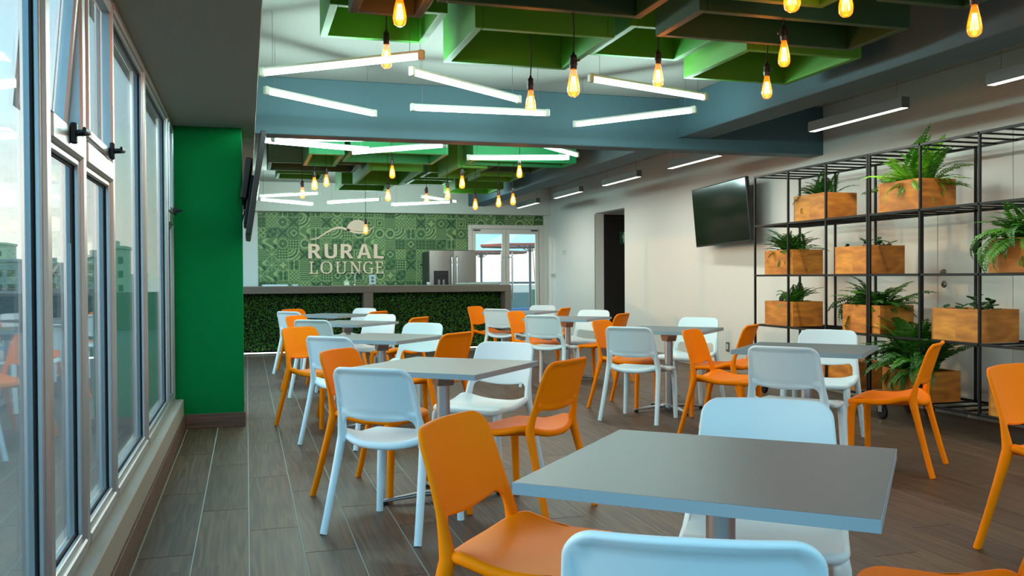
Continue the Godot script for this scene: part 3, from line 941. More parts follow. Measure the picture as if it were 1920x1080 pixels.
func tube_light(a: Vector3, c: Vector3, label: String, group: String) -> void:
	var mid := (a + c) / 2
	var d := (c - a).normalized()
	var L := a.distance_to(c)
	var t := thing("tube_light", label, "tube light", mid, 0.0, group)
	t.rotation.y = atan2(-d.z, d.x)
	var h := L / 2
	part(t, "batten", bx(Vector3(-h, 0.016, -0.012), Vector3(h, 0.034, 0.012), 0.004), M.lamp_cap)
	var rot := Transform3D(Basis(Vector3.BACK, -PI / 2), Vector3(-h + 0.04, -0.004, 0))
	part(t, "glowing_tube", lathe([v2(0.0, 0.0), v2(0.016, 0.002), v2(0.0185, 0.012), v2(0.0185, L - 0.092), v2(0.016, L - 0.082), v2(0.0, L - 0.08)], 14, rot), M.tube_glow)
	for s: float in [-1.0, 1.0]:
		var b := MB.new()
		b.box(Vector3(s * h, -0.026, -0.019), Vector3(s * (h - 0.038), 0.036, 0.019), 0.006)
		part(t, "end_cap", b.mesh(), M.lamp_cap)
		part(t, "hanging_wire", tube([Vector3(s * (h - 0.10), 0.034, 0), Vector3(s * (h - 0.10), HC - mid.y, 0)], [0.0016, 0.0016], 5), M.wire)
	# the tube shines all round: one light of its length below it and one on each side
	for k in 3:
		var al := AreaLight3D.new()
		al.name = "tube_glow_light"
		al.area_size = Vector2(L - 0.1, 0.036)
		al.light_energy = TUBE_ENERGY if k == 0 else TUBE_SIDE_ENERGY
		al.light_color = Color(0.84, 1.0, 0.97)
		al.shadow_enabled = true
		al.area_range = 30.0
		t.add_child(al, true)
		al.position = [Vector3(0, -0.026, 0), Vector3(0, -0.004, 0.0225), Vector3(0, -0.004, -0.0225)][k]
		al.rotation = [Vector3(-PI / 2, 0, 0), Vector3(0, PI, 0), Vector3.ZERO][k]

func build_tubes() -> void:
	var g1 := "slanting tube lights in front of the cross beam"
	var g2 := "slanting tube lights behind the cross beam"
	var F := [
		[Vector3(0.10, 2.60, -6.305), Vector3(1.07, 2.60, -5.545), "upper left tube light before the beam, rising right under the green box"],
		[Vector3(0.138, 2.60, -6.886), Vector3(1.06, 2.60, -7.645), "lower left tube light in front of the beam, sloping down to the right"],
		[Vector3(1.05, 2.585, -5.93), Vector3(2.04, 2.585, -6.68), "tube light sloping down to the right above the level one, middle of the beam"],
		[Vector3(1.287, 2.60, -7.275), Vector3(2.47, 2.60, -7.24), "level tube light in front of the middle of the cross beam"],
		[Vector3(2.298, 2.60, -5.885), Vector3(3.43, 2.60, -6.285), "upper right tube light hanging below the green boxes, sloping down to the right"],
		[Vector3(2.861, 2.60, -7.716), Vector3(3.60, 2.60, -6.77), "lower right tube light rising to the right beside the long beam"]]
	for e in F: tube_light(e[0], e[1], e[2], g1)
	# unseen tubes added above the camera end to light the near chairs
	for e in [[Vector3(0.5, 2.60, 0.9), Vector3(1.35, 2.60, 0.15), "tube light above the camera's end of the room, window side, unseen added fill"], [Vector3(1.9, 2.60, 0.35), Vector3(2.9, 2.60, 0.85), "tube light above the camera's end of the room, in the middle, unseen added fill"], [Vector3(3.0, 2.60, 0.2), Vector3(3.9, 2.60, -0.5), "tube light above the camera's end of the room, beside the long beam, unseen added fill"]]:
		tube_light(e[0], e[1], e[2], "added fill tube lights above the camera's end of the room")
	var B := [
		[Vector3(0.170, 2.54, -8.98), Vector3(1.225, 2.54, -9.37), "tube light at the left just under the cross beam, sloping down to the right"],
		[Vector3(1.075, 2.53, -9.52), Vector3(1.91, 2.53, -8.76), "tube light crossing the left one, rising right below the emerald box"],
		[Vector3(2.30, 2.515, -9.53), Vector3(3.385, 2.515, -9.27), "level tube light across the front of the wide emerald box"],
		[Vector3(2.76, 2.56, -8.60), Vector3(3.52, 2.56, -9.35), "short-looking tube light at the right end, half hidden by the cross beam"],
		[Vector3(0.235, 2.54, -8.86), Vector3(1.20, 2.54, -8.60), "tube light whose sliver peeks below the cross beam at the left"],
		[Vector3(0.206, 2.60, -15.746), Vector3(1.155, 2.60, -14.935), "far tube light at the left, rising to the right above the tiles"],
		[Vector3(0.19, 2.46, -14.65), Vector3(1.075, 2.46, -15.5), "far tube light at the left, sloping down to the right above the tiles"],
		[Vector3(1.328, 2.50, -15.588), Vector3(2.11, 2.50, -14.68), "far tube light above the sign, rising gently to the right"],
		[Vector3(2.36, 2.45, -15.18), Vector3(3.21, 2.45, -14.33), "far level tube light right of the sign"],
		[Vector3(2.80, 2.57, -14.81), Vector3(3.6, 2.57, -15.7), "far tube light right of the sign, crossing over the level one"]]
	for e in B: tube_light(e[0], e[1], e[2], g2)

func build_pendants() -> void:
	var zs := [[-2.95, "added linear pendant light out of frame beside the camera, wall side"], [-0.95, "added unseen linear pendant light behind the camera, wall side"], [-4.97, "linear pendant light nearest the camera, cut by the right edge"], [-6.98, "linear pendant light in front of the end of the cross beam"], [-9.80, "linear pendant light just behind the cross beam, above the television"], [-11.86, "linear pendant light between the television and the doorway"], [-13.95, "linear pendant light above the washroom doorway"], [-16.05, "linear pendant light furthest away, in the back corner"]]  # first two are unseen pendants added to brighten the near chairs
	for e in zs:
		var t := thing("pendant_light", e[1], "pendant light", Vector3(4.85, 2.5, e[0] + 0.6), 0.0, "linear pendant lights along the right wall")
		var ch := MB.new()
		ch.prism(PackedVector2Array([v2(-0.036, 0.0), v2(-0.036, 0.083), v2(-0.034, 0.085), v2(0.034, 0.085), v2(0.036, 0.083), v2(0.036, 0.0), v2(0.0315, 0.0), v2(0.0315, 0.032), v2(-0.0315, 0.032), v2(-0.0315, 0.0)]), 1.19, Transform3D(Basis(), Vector3(0, 0, -0.595)))
		part(t, "housing", ch.mesh(), M.pendant_body)
		for s: float in [-1.0, 1.0]:
			part(t, "end_plate", bx(Vector3(-0.036, 0.0, s * 0.6), Vector3(0.036, 0.085, s * 0.5955), 0.001), M.pendant_body)
		part(t, "light_diffuser", bx(Vector3(-0.0305, -0.001, -0.59), Vector3(0.0305, 0.03, 0.59), 0.002), M.pendant_glow)
		for s: float in [-1.0, 1.0]:
			part(t, "hanging_wire", tube([Vector3(0, 0.085, s * 0.5), Vector3(0, HC - 2.5, s * 0.5)], [0.0016, 0.0016], 5), M.wire)
		var al := AreaLight3D.new()
		al.name = "pendant_glow_light"
		al.area_size = Vector2(0.06, 1.16)
		al.light_energy = PENDANT_ENERGY
		al.light_color = Color(1.0, 0.98, 0.94)
		al.shadow_enabled = true
		al.area_range = 30.0
		t.add_child(al)
		al.position = Vector3(0, -0.004, 0)
		al.rotation.x = -PI / 2

func build_bulbs() -> void:
	var front := [
		[0.69, 2.455, -4.16, "largest-looking bulb at the top edge over the olive box at the left"], [0.79, 2.507, -5.24, "bulb hanging in front of the upper left tube"],
		[1.644, 2.273, -5.167, "lowest bulb of the front cluster, hanging beside the level tube"], [1.60, 2.205, -4.31, "bulb on a long black cord in the middle of the front cluster"],
		[2.379, 2.426, -4.953, "bulb under the third leaf green box"], [3.10, 2.388, -4.92, "bulb hanging furthest down under the lime box"],
		[2.785, 2.415, -4.252, "bulb under the wide dark green box with the pale rim"], [2.02, 2.305, -3.03, "left of the two bulbs at the top edge right of centre"],
		[2.566, 2.44, -3.437, "right of the two bulbs at the top edge right of centre"], [3.113, 2.349, -3.274, "bulb furthest right, in front of the long dark beam"]]
	var back := [
		[0.66, 2.26, -11.25, "faint bulb over the far left tubes"], [0.718, 2.252, -10.052, "left of the paired bulbs under the narrow emerald box"], [0.884, 2.337, -10.493, "right of the paired bulbs under the narrow emerald box"],
		[1.534, 2.375, -9.814, "bulb in front of the long leaf green box"], [1.60, 1.90, -12.65, "lowest bulb, hanging on a long cord before the sun of the sign"], [1.62, 2.20, -10.7, "bulb at the lower edge of the leaf green boxes"],
		[2.24, 2.24, -11.5, "bulb over the far level tube"], [2.30, 2.215, -10.5, "bulb left of the narrow deep green box"], [2.264, 2.261, -9.597, "bulb in front of the narrow deep green box"],
		[2.865, 2.373, -9.422, "bulb directly below the level tube at the right"], [2.78, 2.145, -11.07, "bulb hanging at the end of the long beam"], [2.909, 2.132, -10.431, "middle of the three bulbs along the long beam"], [3.05, 2.148, -10.30, "right of the three bulbs along the long beam"]]
	var glass_m := lathe([v2(0.013, 0.072), v2(0.0145, 0.060), v2(0.0185, 0.040), v2(0.0250, 0.012), v2(0.0300, -0.015), v2(0.0320, -0.034), v2(0.0305, -0.050), v2(0.025, -0.063), v2(0.015, -0.071), v2(0.0, -0.0735)], 20)
	var fil := MB.new()
	for k in 8:
		var a := TAU * k / 8
		var a2 := TAU * (k + 0.5) / 8
		fil.tube([Vector3(0.0085 * cos(a), 0.030, 0.0085 * sin(a)), Vector3(0.0165 * cos(a2), -0.042, 0.0165 * sin(a2))], [0.0022, 0.0022], 6)
	var fil_m := fil.mesh()
	var sock := lathe([v2(0.0, 0.155), v2(0.006, 0.153), v2(0.009, 0.140), v2(0.017, 0.136), v2(0.0185, 0.122), v2(0.0185, 0.098), v2(0.0205, 0.096), v2(0.0205, 0.088), v2(0.018, 0.086), v2(0.0175, 0.068), v2(0.012, 0.066)], 16)
	var keym := MB.new()
	keym.tube([Vector3(0.016, 0.11, 0), Vector3(0.032, 0.11, 0)], [0.003, 0.003], 6, Vector3.UP)
	keym.box(Vector3(0.030, 0.104, -0.006), Vector3(0.034, 0.116, 0.006), 0.001)
	var key_m := keym.mesh()
	for gi in 2:
		for e in [front, back][gi]:
			var t := thing("filament_bulb", "amber filament bulb, " + (e[3] as String), "light bulb", Vector3(e[0], e[1], e[2]), rng.randf() * TAU, ["amber bulbs of the front cluster", "amber bulbs of the back cluster"][gi])
			part(t, "bulb_glass", glass_m, M.amber_glass)
			part(t, "bulb_filament", fil_m, M.filament)
			var s := part(t, "socket", sock, M.socket)
			part(s, "switch_key", key_m, M.socket)
			var bend := 0.006
			part(t, "cord", tube([Vector3(0, 0.15, 0), Vector3(bend, 0.25, 0.003), Vector3(-bend * 0.5, 0.4, 0), Vector3(0, HC - (e[1] as float), 0)], [0.0036, 0.0034, 0.0034, 0.0034], 6), M.cord)
			var ol := OmniLight3D.new()
			ol.name = "bulb_light"
			ol.light_color = Color(1.0, 0.50, 0.13)
			ol.light_energy = BULB_ENERGY
			ol.light_size = 0.02
			ol.omni_range = 25.0
			ol.omni_attenuation = 2.0
			ol.shadow_enabled = true
			t.add_child(ol)
			ol.position = Vector3(0, -0.01, 0)

# =====================================================================  bar, fridge, small things
func leaf_mesh(l: float, w: float, fold: float) -> ArrayMesh:
	var b := MB.new()
	var p := [Vector3(0, 0, 0), Vector3(-w, fold, l * 0.45), Vector3(0, fold * 0.3, l), Vector3(w, fold, l * 0.45)]
	var nl := Vector3(0.4, 1, 0).normalized()
	var nr := Vector3(-0.4, 1, 0).normalized()
	b.tri(p[0], p[1], p[2], nl, nl, nl)
	b.tri(p[0], p[2], p[3], nr, nr, nr)
	return b.mesh()

func build_counter() -> void:
	var t := thing("bar_counter", "long grey concrete bar counter with leafy green front panels", "bar counter", Vector3(0, 0, -14.74))
	part(t, "counter_top", bx(Vector3(-0.48, 0.975, -0.80), Vector3(4.325, 1.09, 0), 0.006), M.concrete)
	for e in [[-0.48, -0.40], [1.825, 1.98], [4.215, 4.325]]:
		part(t, "counter_leg", bx(Vector3(e[0], 0, -0.80), Vector3(e[1], 0.975, 0), 0.006), M.concrete)
	part(t, "base_board", bx(Vector3(-0.48, 0.0, -0.30), Vector3(4.325, 0.018, -0.16), 0.003), M.concrete)
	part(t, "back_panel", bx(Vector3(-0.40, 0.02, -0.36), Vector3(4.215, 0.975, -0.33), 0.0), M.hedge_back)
	var lm := leaf_mesh(0.034, 0.011, 0.005)
	var idx := 0
	for e in [[-0.40, 1.825, "clipped green hedge panel of the bar, left of the middle leg"], [1.98, 4.215, "clipped green hedge panel of the bar, right of the middle leg"]]:
		var hp := thing("hedge_panel", e[2], "hedge panel", Vector3(0, 0, -14.74 - 0.30), 0.0, "green hedge panels of the bar")
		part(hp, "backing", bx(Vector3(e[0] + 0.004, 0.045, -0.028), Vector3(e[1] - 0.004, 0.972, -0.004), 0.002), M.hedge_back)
		var mm := MultiMesh.new()
		mm.transform_format = MultiMesh.TRANSFORM_3D
		mm.mesh = lm
		var cnt := 7000
		mm.instance_count = cnt
		for k in cnt:
			var b := Basis(Vector3.UP, rng.randf() * TAU) * Basis(Vector3.RIGHT, rng.randf_range(-1.2, 0.6))
			b = Basis(Vector3.RIGHT, rng.randf_range(0.2, 1.3)) * b
			mm.set_instance_transform(k, Transform3D(b.scaled(Vector3.ONE * rng.randf_range(0.7, 1.3)), Vector3(rng.randf_range(e[0] + 0.03, e[1] - 0.03), 0.06 + 0.90 * rng.randf(), rng.randf_range(0.005, 0.055))))
		var mi := MultiMeshInstance3D.new()
		mi.multimesh = mm
		mi.material_override = M.hedge
		mi.name = "hedge_leaves"
		mi.set_meta("kind", "stuff")
		hp.add_child(mi, true)
		idx += 1
		var st := thing("led_strip", ["glowing white strip light along the foot of the left hedge panel", "glowing white strip light along the foot of the right hedge panel"][idx - 1], "strip light", Vector3(0, 0.018, -14.74 - 0.20), 0.0, "strip lights under the hedge panels")
		part(st, "light_strip", bx(Vector3(e[0] + 0.02, 0, -0.012), Vector3(e[1] - 0.02, 0.016, 0.012), 0.003), M.strip_glow)
		part(st, "strip_channel", bx(Vector3(e[0] + 0.01, 0, -0.02), Vector3(e[1] - 0.01, 0.012, -0.0125), 0.001), M.alu)
		var al := AreaLight3D.new()
		al.name = "strip_glow_light"
		al.area_size = Vector2(e[1] - e[0] - 0.05, 0.02)
		al.light_energy = 0.06
		al.light_color = Color(0.9, 1.0, 0.88)
		al.area_range = 10.0
		al.shadow_enabled = true
		st.add_child(al)
		al.position = Vector3((e[0] + e[1]) / 2, 0.020, 0)
		al.rotation.x = PI / 2

func build_fridge() -> void:
	var t := thing("refrigerator", "stainless steel french door refrigerator behind the bar", "refrigerator", Vector3(3.30, 0, -16.70))
	part(t, "body", bx(Vector3(0, 0.03, -0.72), Vector3(0.905, 1.71, -0.065), 0.006), M.fridge_side)
	for s in 2:
		var xa: float = [0.002, 0.472][s]
		var xb: float = [0.468, 0.903][s]
		var b := MB.new()
		var pl := PackedVector2Array()
		for k in 9:
			var q := k / 8.0
			pl.append(v2(lerpf(xa, xb, q), 0.012 * sin(PI * q)))
		pl.append(v2(xb, -0.06))
		pl.append(v2(xa, -0.06))
		b.prism(pl, 1.12, Transform3D(Basis(Vector3.RIGHT, Vector3(0, 0, 1), Vector3(0, 1, 0)), Vector3(0, 0.605, 0)))
		var d := part(t, "door", b.mesh(), M.steel)
		var hx: float = [0.425, 0.520][s]
		var hb := MB.new()
		hb.tube([Vector3(hx, 0.80, 0.012), Vector3(hx, 0.83, 0.055), Vector3(hx, 1.0, 0.062), Vector3(hx, 1.42, 0.062), Vector3(hx, 1.59, 0.055), Vector3(hx, 1.62, 0.012)], [0.014, 0.016, 0.017, 0.017, 0.016, 0.014], 12)
		part(d, "door_handle", hb.mesh(), M.chrome)
		if s == 0:
			part(d, "water_dispenser", boxes([[Vector3(0.08, 0.98, 0.005), Vector3(0.36, 1.345, 0.020)], [Vector3(0.10, 1.24, 0.018), Vector3(0.34, 1.335, 0.030)]], 0.006), M.black)
			part(d, "dispenser_lever", boxes([[Vector3(0.155, 1.05, 0.02), Vector3(0.195, 1.18, 0.035)], [Vector3(0.245, 1.05, 0.02), Vector3(0.285, 1.18, 0.035)]], 0.006), M.steel)
	part(t, "freezer_drawer", bx(Vector3(0.002, 0.06, -0.06), Vector3(0.903, 0.595, 0.006), 0.006), M.steel)
	part(t, "top_hinge", bx(Vector3(0.03, 1.71, -0.12), Vector3(0.875, 1.735, -0.02), 0.005), M.fridge_side)

func build_small_things() -> void:
	var bc := thing("sink_counter", "white back counter under the tiles behind the bar", "counter", Vector3(0.22, 0, -17.48))
	part(bc, "cabinet", bx(Vector3(0, 0.02, 0), Vector3(3.0, 0.98, 0.55), 0.004), M.lamp_cap)
	part(bc, "worktop", bx(Vector3(-0.01, 0.98, 0), Vector3(3.02, 1.02, 0.58), 0.005), M.concrete)
	var fa := thing("faucet", "chrome gooseneck faucet in front of the tiles", "faucet", Vector3(1.97, 1.02, -17.2))
	var arc := []
	for k in 11:
		var a := PI * k / 10.0
		arc.append(Vector3(0.0 + 0.075 - 0.075 * cos(a), 0.24 + 0.075 * sin(a), 0))
	part(fa, "spout", tube([Vector3(0, 0.0, 0), Vector3(0, 0.12, 0)] + arc + [Vector3(0.15, 0.16, 0)], [0.012, 0.012, 0.011], 10, Vector3.BACK), M.chrome)
	part(fa, "base", lathe([v2(0.0, 0.05), v2(0.018, 0.05), v2(0.022, 0.01), v2(0.028, 0.0)], 14), M.chrome)
	part(fa, "lever", tube([Vector3(0, 0.05, 0.01), Vector3(-0.02, 0.07, 0.07)], [0.006, 0.005], 8), M.chrome)
	var so := thing("soap_bottle", "pale green pump soap bottle beside the faucet", "bottle", Vector3(1.80, 1.02, -17.12))
	part(so, "bottle", bx(Vector3(-0.05, 0, -0.03), Vector3(0.05, 0.15, 0.03), 0.012), mat(Color(0.62, 0.78, 0.60), 0.3))
	part(so, "label_band", bx(Vector3(-0.045, 0.07, 0.028), Vector3(0.045, 0.125, 0.032), 0.001), mat(Color(0.85, 0.88, 0.82), 0.5))
	part(so, "pump", lathe([v2(0.0, 0.215), v2(0.022, 0.213), v2(0.022, 0.20), v2(0.007, 0.198), v2(0.007, 0.175), v2(0.018, 0.173), v2(0.018, 0.148)], 12), M.lamp_cap)
	var ou := thing("wall_outlet", "white double outlet plate on the tiles under the sign", "outlet", Vector3(2.335, 1.185, -17.491))
	part(ou, "plate", bx(Vector3(-0.065, -0.095, 0), Vector3(0.065, 0.095, 0.012), 0.005), mat(Color(0.75, 0.80, 0.86), 0.4))
	for s: float in [-1.0, 1.0]:
		part(ou, "socket", lathe([v2(0.0, 0.004), v2(0.024, 0.004), v2(0.026, 0.0)], 14, Transform3D(Basis(Vector3.RIGHT, PI / 2), Vector3(0, 0.032 * s, 0.012))), M.grey_post)
	var tr := thing("serving_tray", "white rectangular tray with a dark handle at the left end of the back counter", "tray", Vector3(0.50, 1.02, -17.1))
	part(tr, "tray_body", boxes([[Vector3(-0.23, 0, -0.15), Vector3(0.23, 0.085, -0.14)], [Vector3(-0.23, 0, 0.14), Vector3(0.23, 0.085, 0.15)], [Vector3(-0.23, 0, -0.15), Vector3(-0.22, 0.085, 0.15)], [Vector3(0.22, 0, -0.15), Vector3(0.23, 0.085, 0.15)], [Vector3(-0.23, 0, -0.15), Vector3(0.23, 0.012, 0.15)]], 0.003), M.white_plastic)
	part(tr, "handle", tube([Vector3(-0.225, 0.085, 0.06), Vector3(-0.235, 0.115, 0.04), Vector3(-0.235, 0.115, -0.04), Vector3(-0.225, 0.085, -0.06)], [0.008, 0.008], 8, Vector3.UP), M.black)
	var cu := thing("small_cup", "small white cup on the back counter right of the tray", "cup", Vector3(0.86, 1.02, -17.1))
	part(cu, "cup_body", lathe([v2(0.0, 0.0), v2(0.05, 0.0), v2(0.062, 0.085), v2(0.057, 0.085), v2(0.046, 0.008), v2(0.0, 0.008)], 16), M.white_plastic)
	var dc := thing("display_tray", "long low glass-sided tray on the bar in front of the refrigerator", "tray", Vector3(3.88, 1.09, -15.30))
	part(dc, "tray_body", boxes([[Vector3(-0.37, 0, -0.12), Vector3(0.37, 0.012, 0.12)], [Vector3(-0.37, 0, 0.112), Vector3(0.37, 0.035, 0.12)], [Vector3(-0.37, 0, -0.12), Vector3(0.37, 0.035, -0.112)], [Vector3(-0.37, 0, -0.12), Vector3(-0.362, 0.035, 0.12)], [Vector3(0.362, 0, -0.12), Vector3(0.37, 0.035, 0.12)]], 0.003), mat(Color(0.70, 0.78, 0.76), 0.2))
	part(dc, "knob", lathe([v2(0.0, 0.045), v2(0.018, 0.04), v2(0.012, 0.025), v2(0.012, 0.012)], 12, Transform3D(Basis(), Vector3(-0.2, 0, 0))), M.black)
	var c2 := thing("small_cup", "small white cup on the bar just left of the refrigerator", "cup", Vector3(2.99, 1.09, -15.2))
	part(c2, "cup_body", lathe([v2(0.0, 0.0), v2(0.03, 0.0), v2(0.038, 0.05), v2(0.034, 0.05), v2(0.027, 0.006), v2(0.0, 0.006)], 16), M.white_plastic)

func television(called: String, label: String, at: Transform3D, w: float, h: float, reach: float) -> Node3D:
	# the screen looks along the thing's +z; the bracket goes back to the wall
	var t := thing(called, label, "television")
	t.transform = at
	part(t, "casing", bx(Vector3(-w / 2, -h / 2, -0.045), Vector3(w / 2, h / 2, 0.0), 0.006), M.black)
	part(t, "screen", bx(Vector3(-w / 2 + 0.012, -h / 2 + 0.018, -0.004), Vector3(w / 2 - 0.012, h / 2 - 0.012, 0.0015), 0.0008), M.screen)
	part(t, "back_bulge", bx(Vector3(-w * 0.3, -h * 0.38, -0.075), Vector3(w * 0.3, h * 0.1, -0.044), 0.012), M.black)
	part(t, "wall_bracket", boxes([[Vector3(-0.2, -0.16, -0.10), Vector3(-0.16, 0.2, -0.0755)], [Vector3(0.16, -0.16, -0.10), Vector3(0.2, 0.2, -0.0755)], [Vector3(-0.05, -0.06, -reach), Vector3(0.05, 0.06, -0.0755)]], 0.004), M.black)
	return t

func build_televisions() -> void:
	var b := Basis(Vector3.UP, -PI / 2 - 0.045)            # looks towards -x
	b = b * Basis(Vector3.RIGHT, 0.080) * Basis(Vector3.BACK, 0.02)
	television("television", "wall television tilted down beside the plant shelves on the right wall", Transform3D(b, Vector3(5.62, 1.985, -9.99)), 1.45, 0.755, 0.225)
	var c := Basis(Vector3.UP, PI / 2) * Basis(Vector3.RIGHT, 0.15)
	var t := television("television", "television seen edge on, mounted on the green pillar", Transform3D(c, Vector3(0.10, 1.975, -8.12)), 1.44, 0.83, 0.10)
	part(t, "mount_box", bx(Vector3(-0.45, -0.12, -0.13), Vector3(0.30, 0.22, -0.076), 0.01), M.black)
	var cb := MB.new()
	cb.tube([Vector3(0.30, -0.16, -0.085), Vector3(0.34, -0.30, -0.10), Vector3(0.36, -0.40, -0.12), Vector3(0.33, -0.44, -0.11), Vector3(0.30, -0.36, -0.09), Vector3(0.35, -0.28, -0.12), Vector3(0.38, -0.20, -0.10)], [0.006, 0.006], 6)
	part(t, "cable", cb.mesh(), M.rubber)

# =====================================================================  plant shelves
const SX := 5.13
const SD := 0.54
func build_shelves() -> void:
	var r := 0.010
	for e in [[-8.37, 3, "black metal shelving frame on castors, the further of the two"], [-6.553, 4, "black metal shelving frame on castors, the nearer of the two cut by the right edge"]]:
		var z0: float = e[0]
		var nb: int = e[1]
		var z1 := z0 + nb * 0.604
		if nb == 3: z1 -= 0.024
		var t := thing("shelving_frame", e[2], "shelf", Vector3(SX, 0, z0), 0.0, "black shelving frames along the right wall")
		for k in nb + 1:
			var z := minf(k * 0.604, z1 - z0)
			for x: float in [0.0, SD]:
				part(t, "post", bx(Vector3(x - r, 0.18, z - r), Vector3(x + r, 2.26, z + r), 0.002), M.iron)
		for lv in 5:
			var y: float = [0.19, 0.705, 1.22, 1.735, 2.25][lv]
			for x: float in [0.0, SD]:
				part(t, "rail", bx(Vector3(x - r, y - r, 0), Vector3(x + r, y + r, z1 - z0), 0.002), M.iron)
			for k in nb * 3 + 1:
				var z := minf(k * 0.2013, z1 - z0)
				part(t, "rung", bx(Vector3(0, y - 0.007, z - 0.007), Vector3(SD, y + 0.007, z + 0.007), 0.001), M.iron)
		for z: float in [0.12, z1 - z0 - 0.10]:
			for x: float in [0.03, SD - 0.03]:
				var at := Vector3(x, 0.0, z)
				var c := part(t, "castor", boxes([[at + Vector3(-0.026, 0.06, -0.025), at + Vector3(-0.021, 0.16, 0.025)], [at + Vector3(0.021, 0.06, -0.025), at + Vector3(0.026, 0.16, 0.025)], [at + Vector3(-0.04, 0.155, -0.04), at + Vector3(0.04, 0.18, 0.04)]], 0.002), M.chrome)
				part(c, "wheel", lathe([v2(0.012, -0.017), v2(0.050, -0.017), v2(0.060, -0.010), v2(0.060, 0.010), v2(0.050, 0.017), v2(0.012, 0.017)], 20, Transform3D(Basis(Vector3.BACK, PI / 2), at + Vector3(0, 0.060, 0))), M.rubber)

func frond_mesh(bend: float, pairs: int, width: float, sd: int) -> ArrayMesh:
	# a unit fern frond leaving the origin along +z, bending down by bend radians over its length
	var rg := RandomNumberGenerator.new()
	rg.seed = sd
	var b := MB.new()
	var p := Vector3.ZERO
	var path := [p]
	var dirs := []
	var steps := pairs
	for i in steps:
		var t := float(i) / steps
		var a := -bend * (t * 0.35 + t * t * 0.65)
		var sway := 0.12 * sin(t * 3.0 + sd)
		var d := Vector3(sin(sway), sin(a), cos(a)).normalized()
		dirs.append(d)
		p += d / steps
		path.append(p)
	dirs.append(dirs[-1])
	var thin := []
	for i in path.size(): thin.append(0.008 * (1.0 - 0.8 * i / path.size()))
	b.tube(path, thin, 4, Vector3.RIGHT, false)
	for i in range(2, path.size()):
		var t := float(i) / (path.size() - 1)
		var l := width * pow(sin(PI * clampf(t * 0.86 + 0.13, 0.0, 1.0)), 0.75) * rg.randf_range(0.88, 1.08)
		var d: Vector3 = dirs[i]
		var up := d.cross(Vector3.RIGHT).normalized()
		if up.y < 0 and absf(up.y) > 0.05: up = -up
		for s: float in [-1.0, 1.0]:
			var o := (Vector3.RIGHT * s + d * 0.32 - up * rg.randf_range(0.0, 0.3)).normalized()
			var fw := d * (0.62 / steps)
			var q0: Vector3 = path[i]
			var n1 := (up + d * 0.35 * rg.randf_range(-1, 1)).normalized()
			var mid := q0 + o * l * 0.45 + up * l * 0.05
			b.tri(q0, mid - fw, q0 + o * l, n1, n1, n1)
			b.tri(q0, q0 + o * l, mid + fw, n1, n1, n1)
	return b.mesh()

var fronds := []
func fern(label: String, at: Vector3, list: Array, mats: Array) -> void:
	# list of [count, azimuth centre, azimuth spread, pitch from, pitch to, length from, length to, bend class]
	var t := thing("fern_plant", label, "fern", at, 0.0, "ferns in the wooden planters")
	for e in list:
		for k in e[0]:
			var az := deg_to_rad(e[1] + rng.randf_range(-1, 1) * (e[2] as float))
			var pt := deg_to_rad(rng.randf_range(e[3], e[4]))
			var L := rng.randf_range(e[5], e[6])
			var b := Basis(Vector3.UP, az) * Basis(Vector3.RIGHT, -pt) * Basis(Vector3.BACK, rng.randf_range(-0.5, 0.5))
			var o := Vector3(rng.randf_range(-0.07, 0.07), 0, rng.randf_range(-0.09, 0.09))
			part(t, "frond", fronds[(e[7] as int) * 3 + rng.randi() % 3], mats[rng.randi() % mats.size()], Transform3D(b.scaled_local(Vector3.ONE * L), o))

func succulent(label: String, at: Vector3, stems: Array) -> void:
	var t := thing("succulent_plant", label, "succulent", at, 0.0, "low succulents in the wooden planters")
	var b := MB.new()
	var pl := PackedVector2Array()
	for k in 12:
		var a := TAU * k / 12
		pl.append(v2(0.020 * cos(a), 0.028 + 0.028 * sin(a)))
	b.prism(pl, 0.005, Transform3D(Basis(Vector3.RIGHT, PI / 2), Vector3.ZERO), true)
	var lm := b.mesh()
	for s in stems:
		var base := Vector3(s[0], 0, s[1])
		var top := base + Vector3(rng.randf_range(-0.02, 0.02), s[2], rng.randf_range(-0.02, 0.02))
		part(t, "stem", tube([base - Vector3(0, 0.03, 0), (base + top) / 2 + Vector3(0.004, 0, 0), top], [0.0055, 0.005, 0.004], 6), M.stem)
		for k in s[3]:
			var q: float = 0.35 + 0.65 * k / float(maxi(s[3] - 1, 1))
			var az: float = k * 2.4 + rng.randf()
			part(t, "leaf", lm, M.leaf_succulent if rng.randf() < 0.7 else M.leaf_dark, Transform3D((Basis(Vector3.UP, az) * Basis(Vector3.RIGHT, rng.randf_range(-0.5, 0.35))).scaled(Vector3.ONE * rng.randf_range(0.8, 1.25)), base.lerp(top, q)))

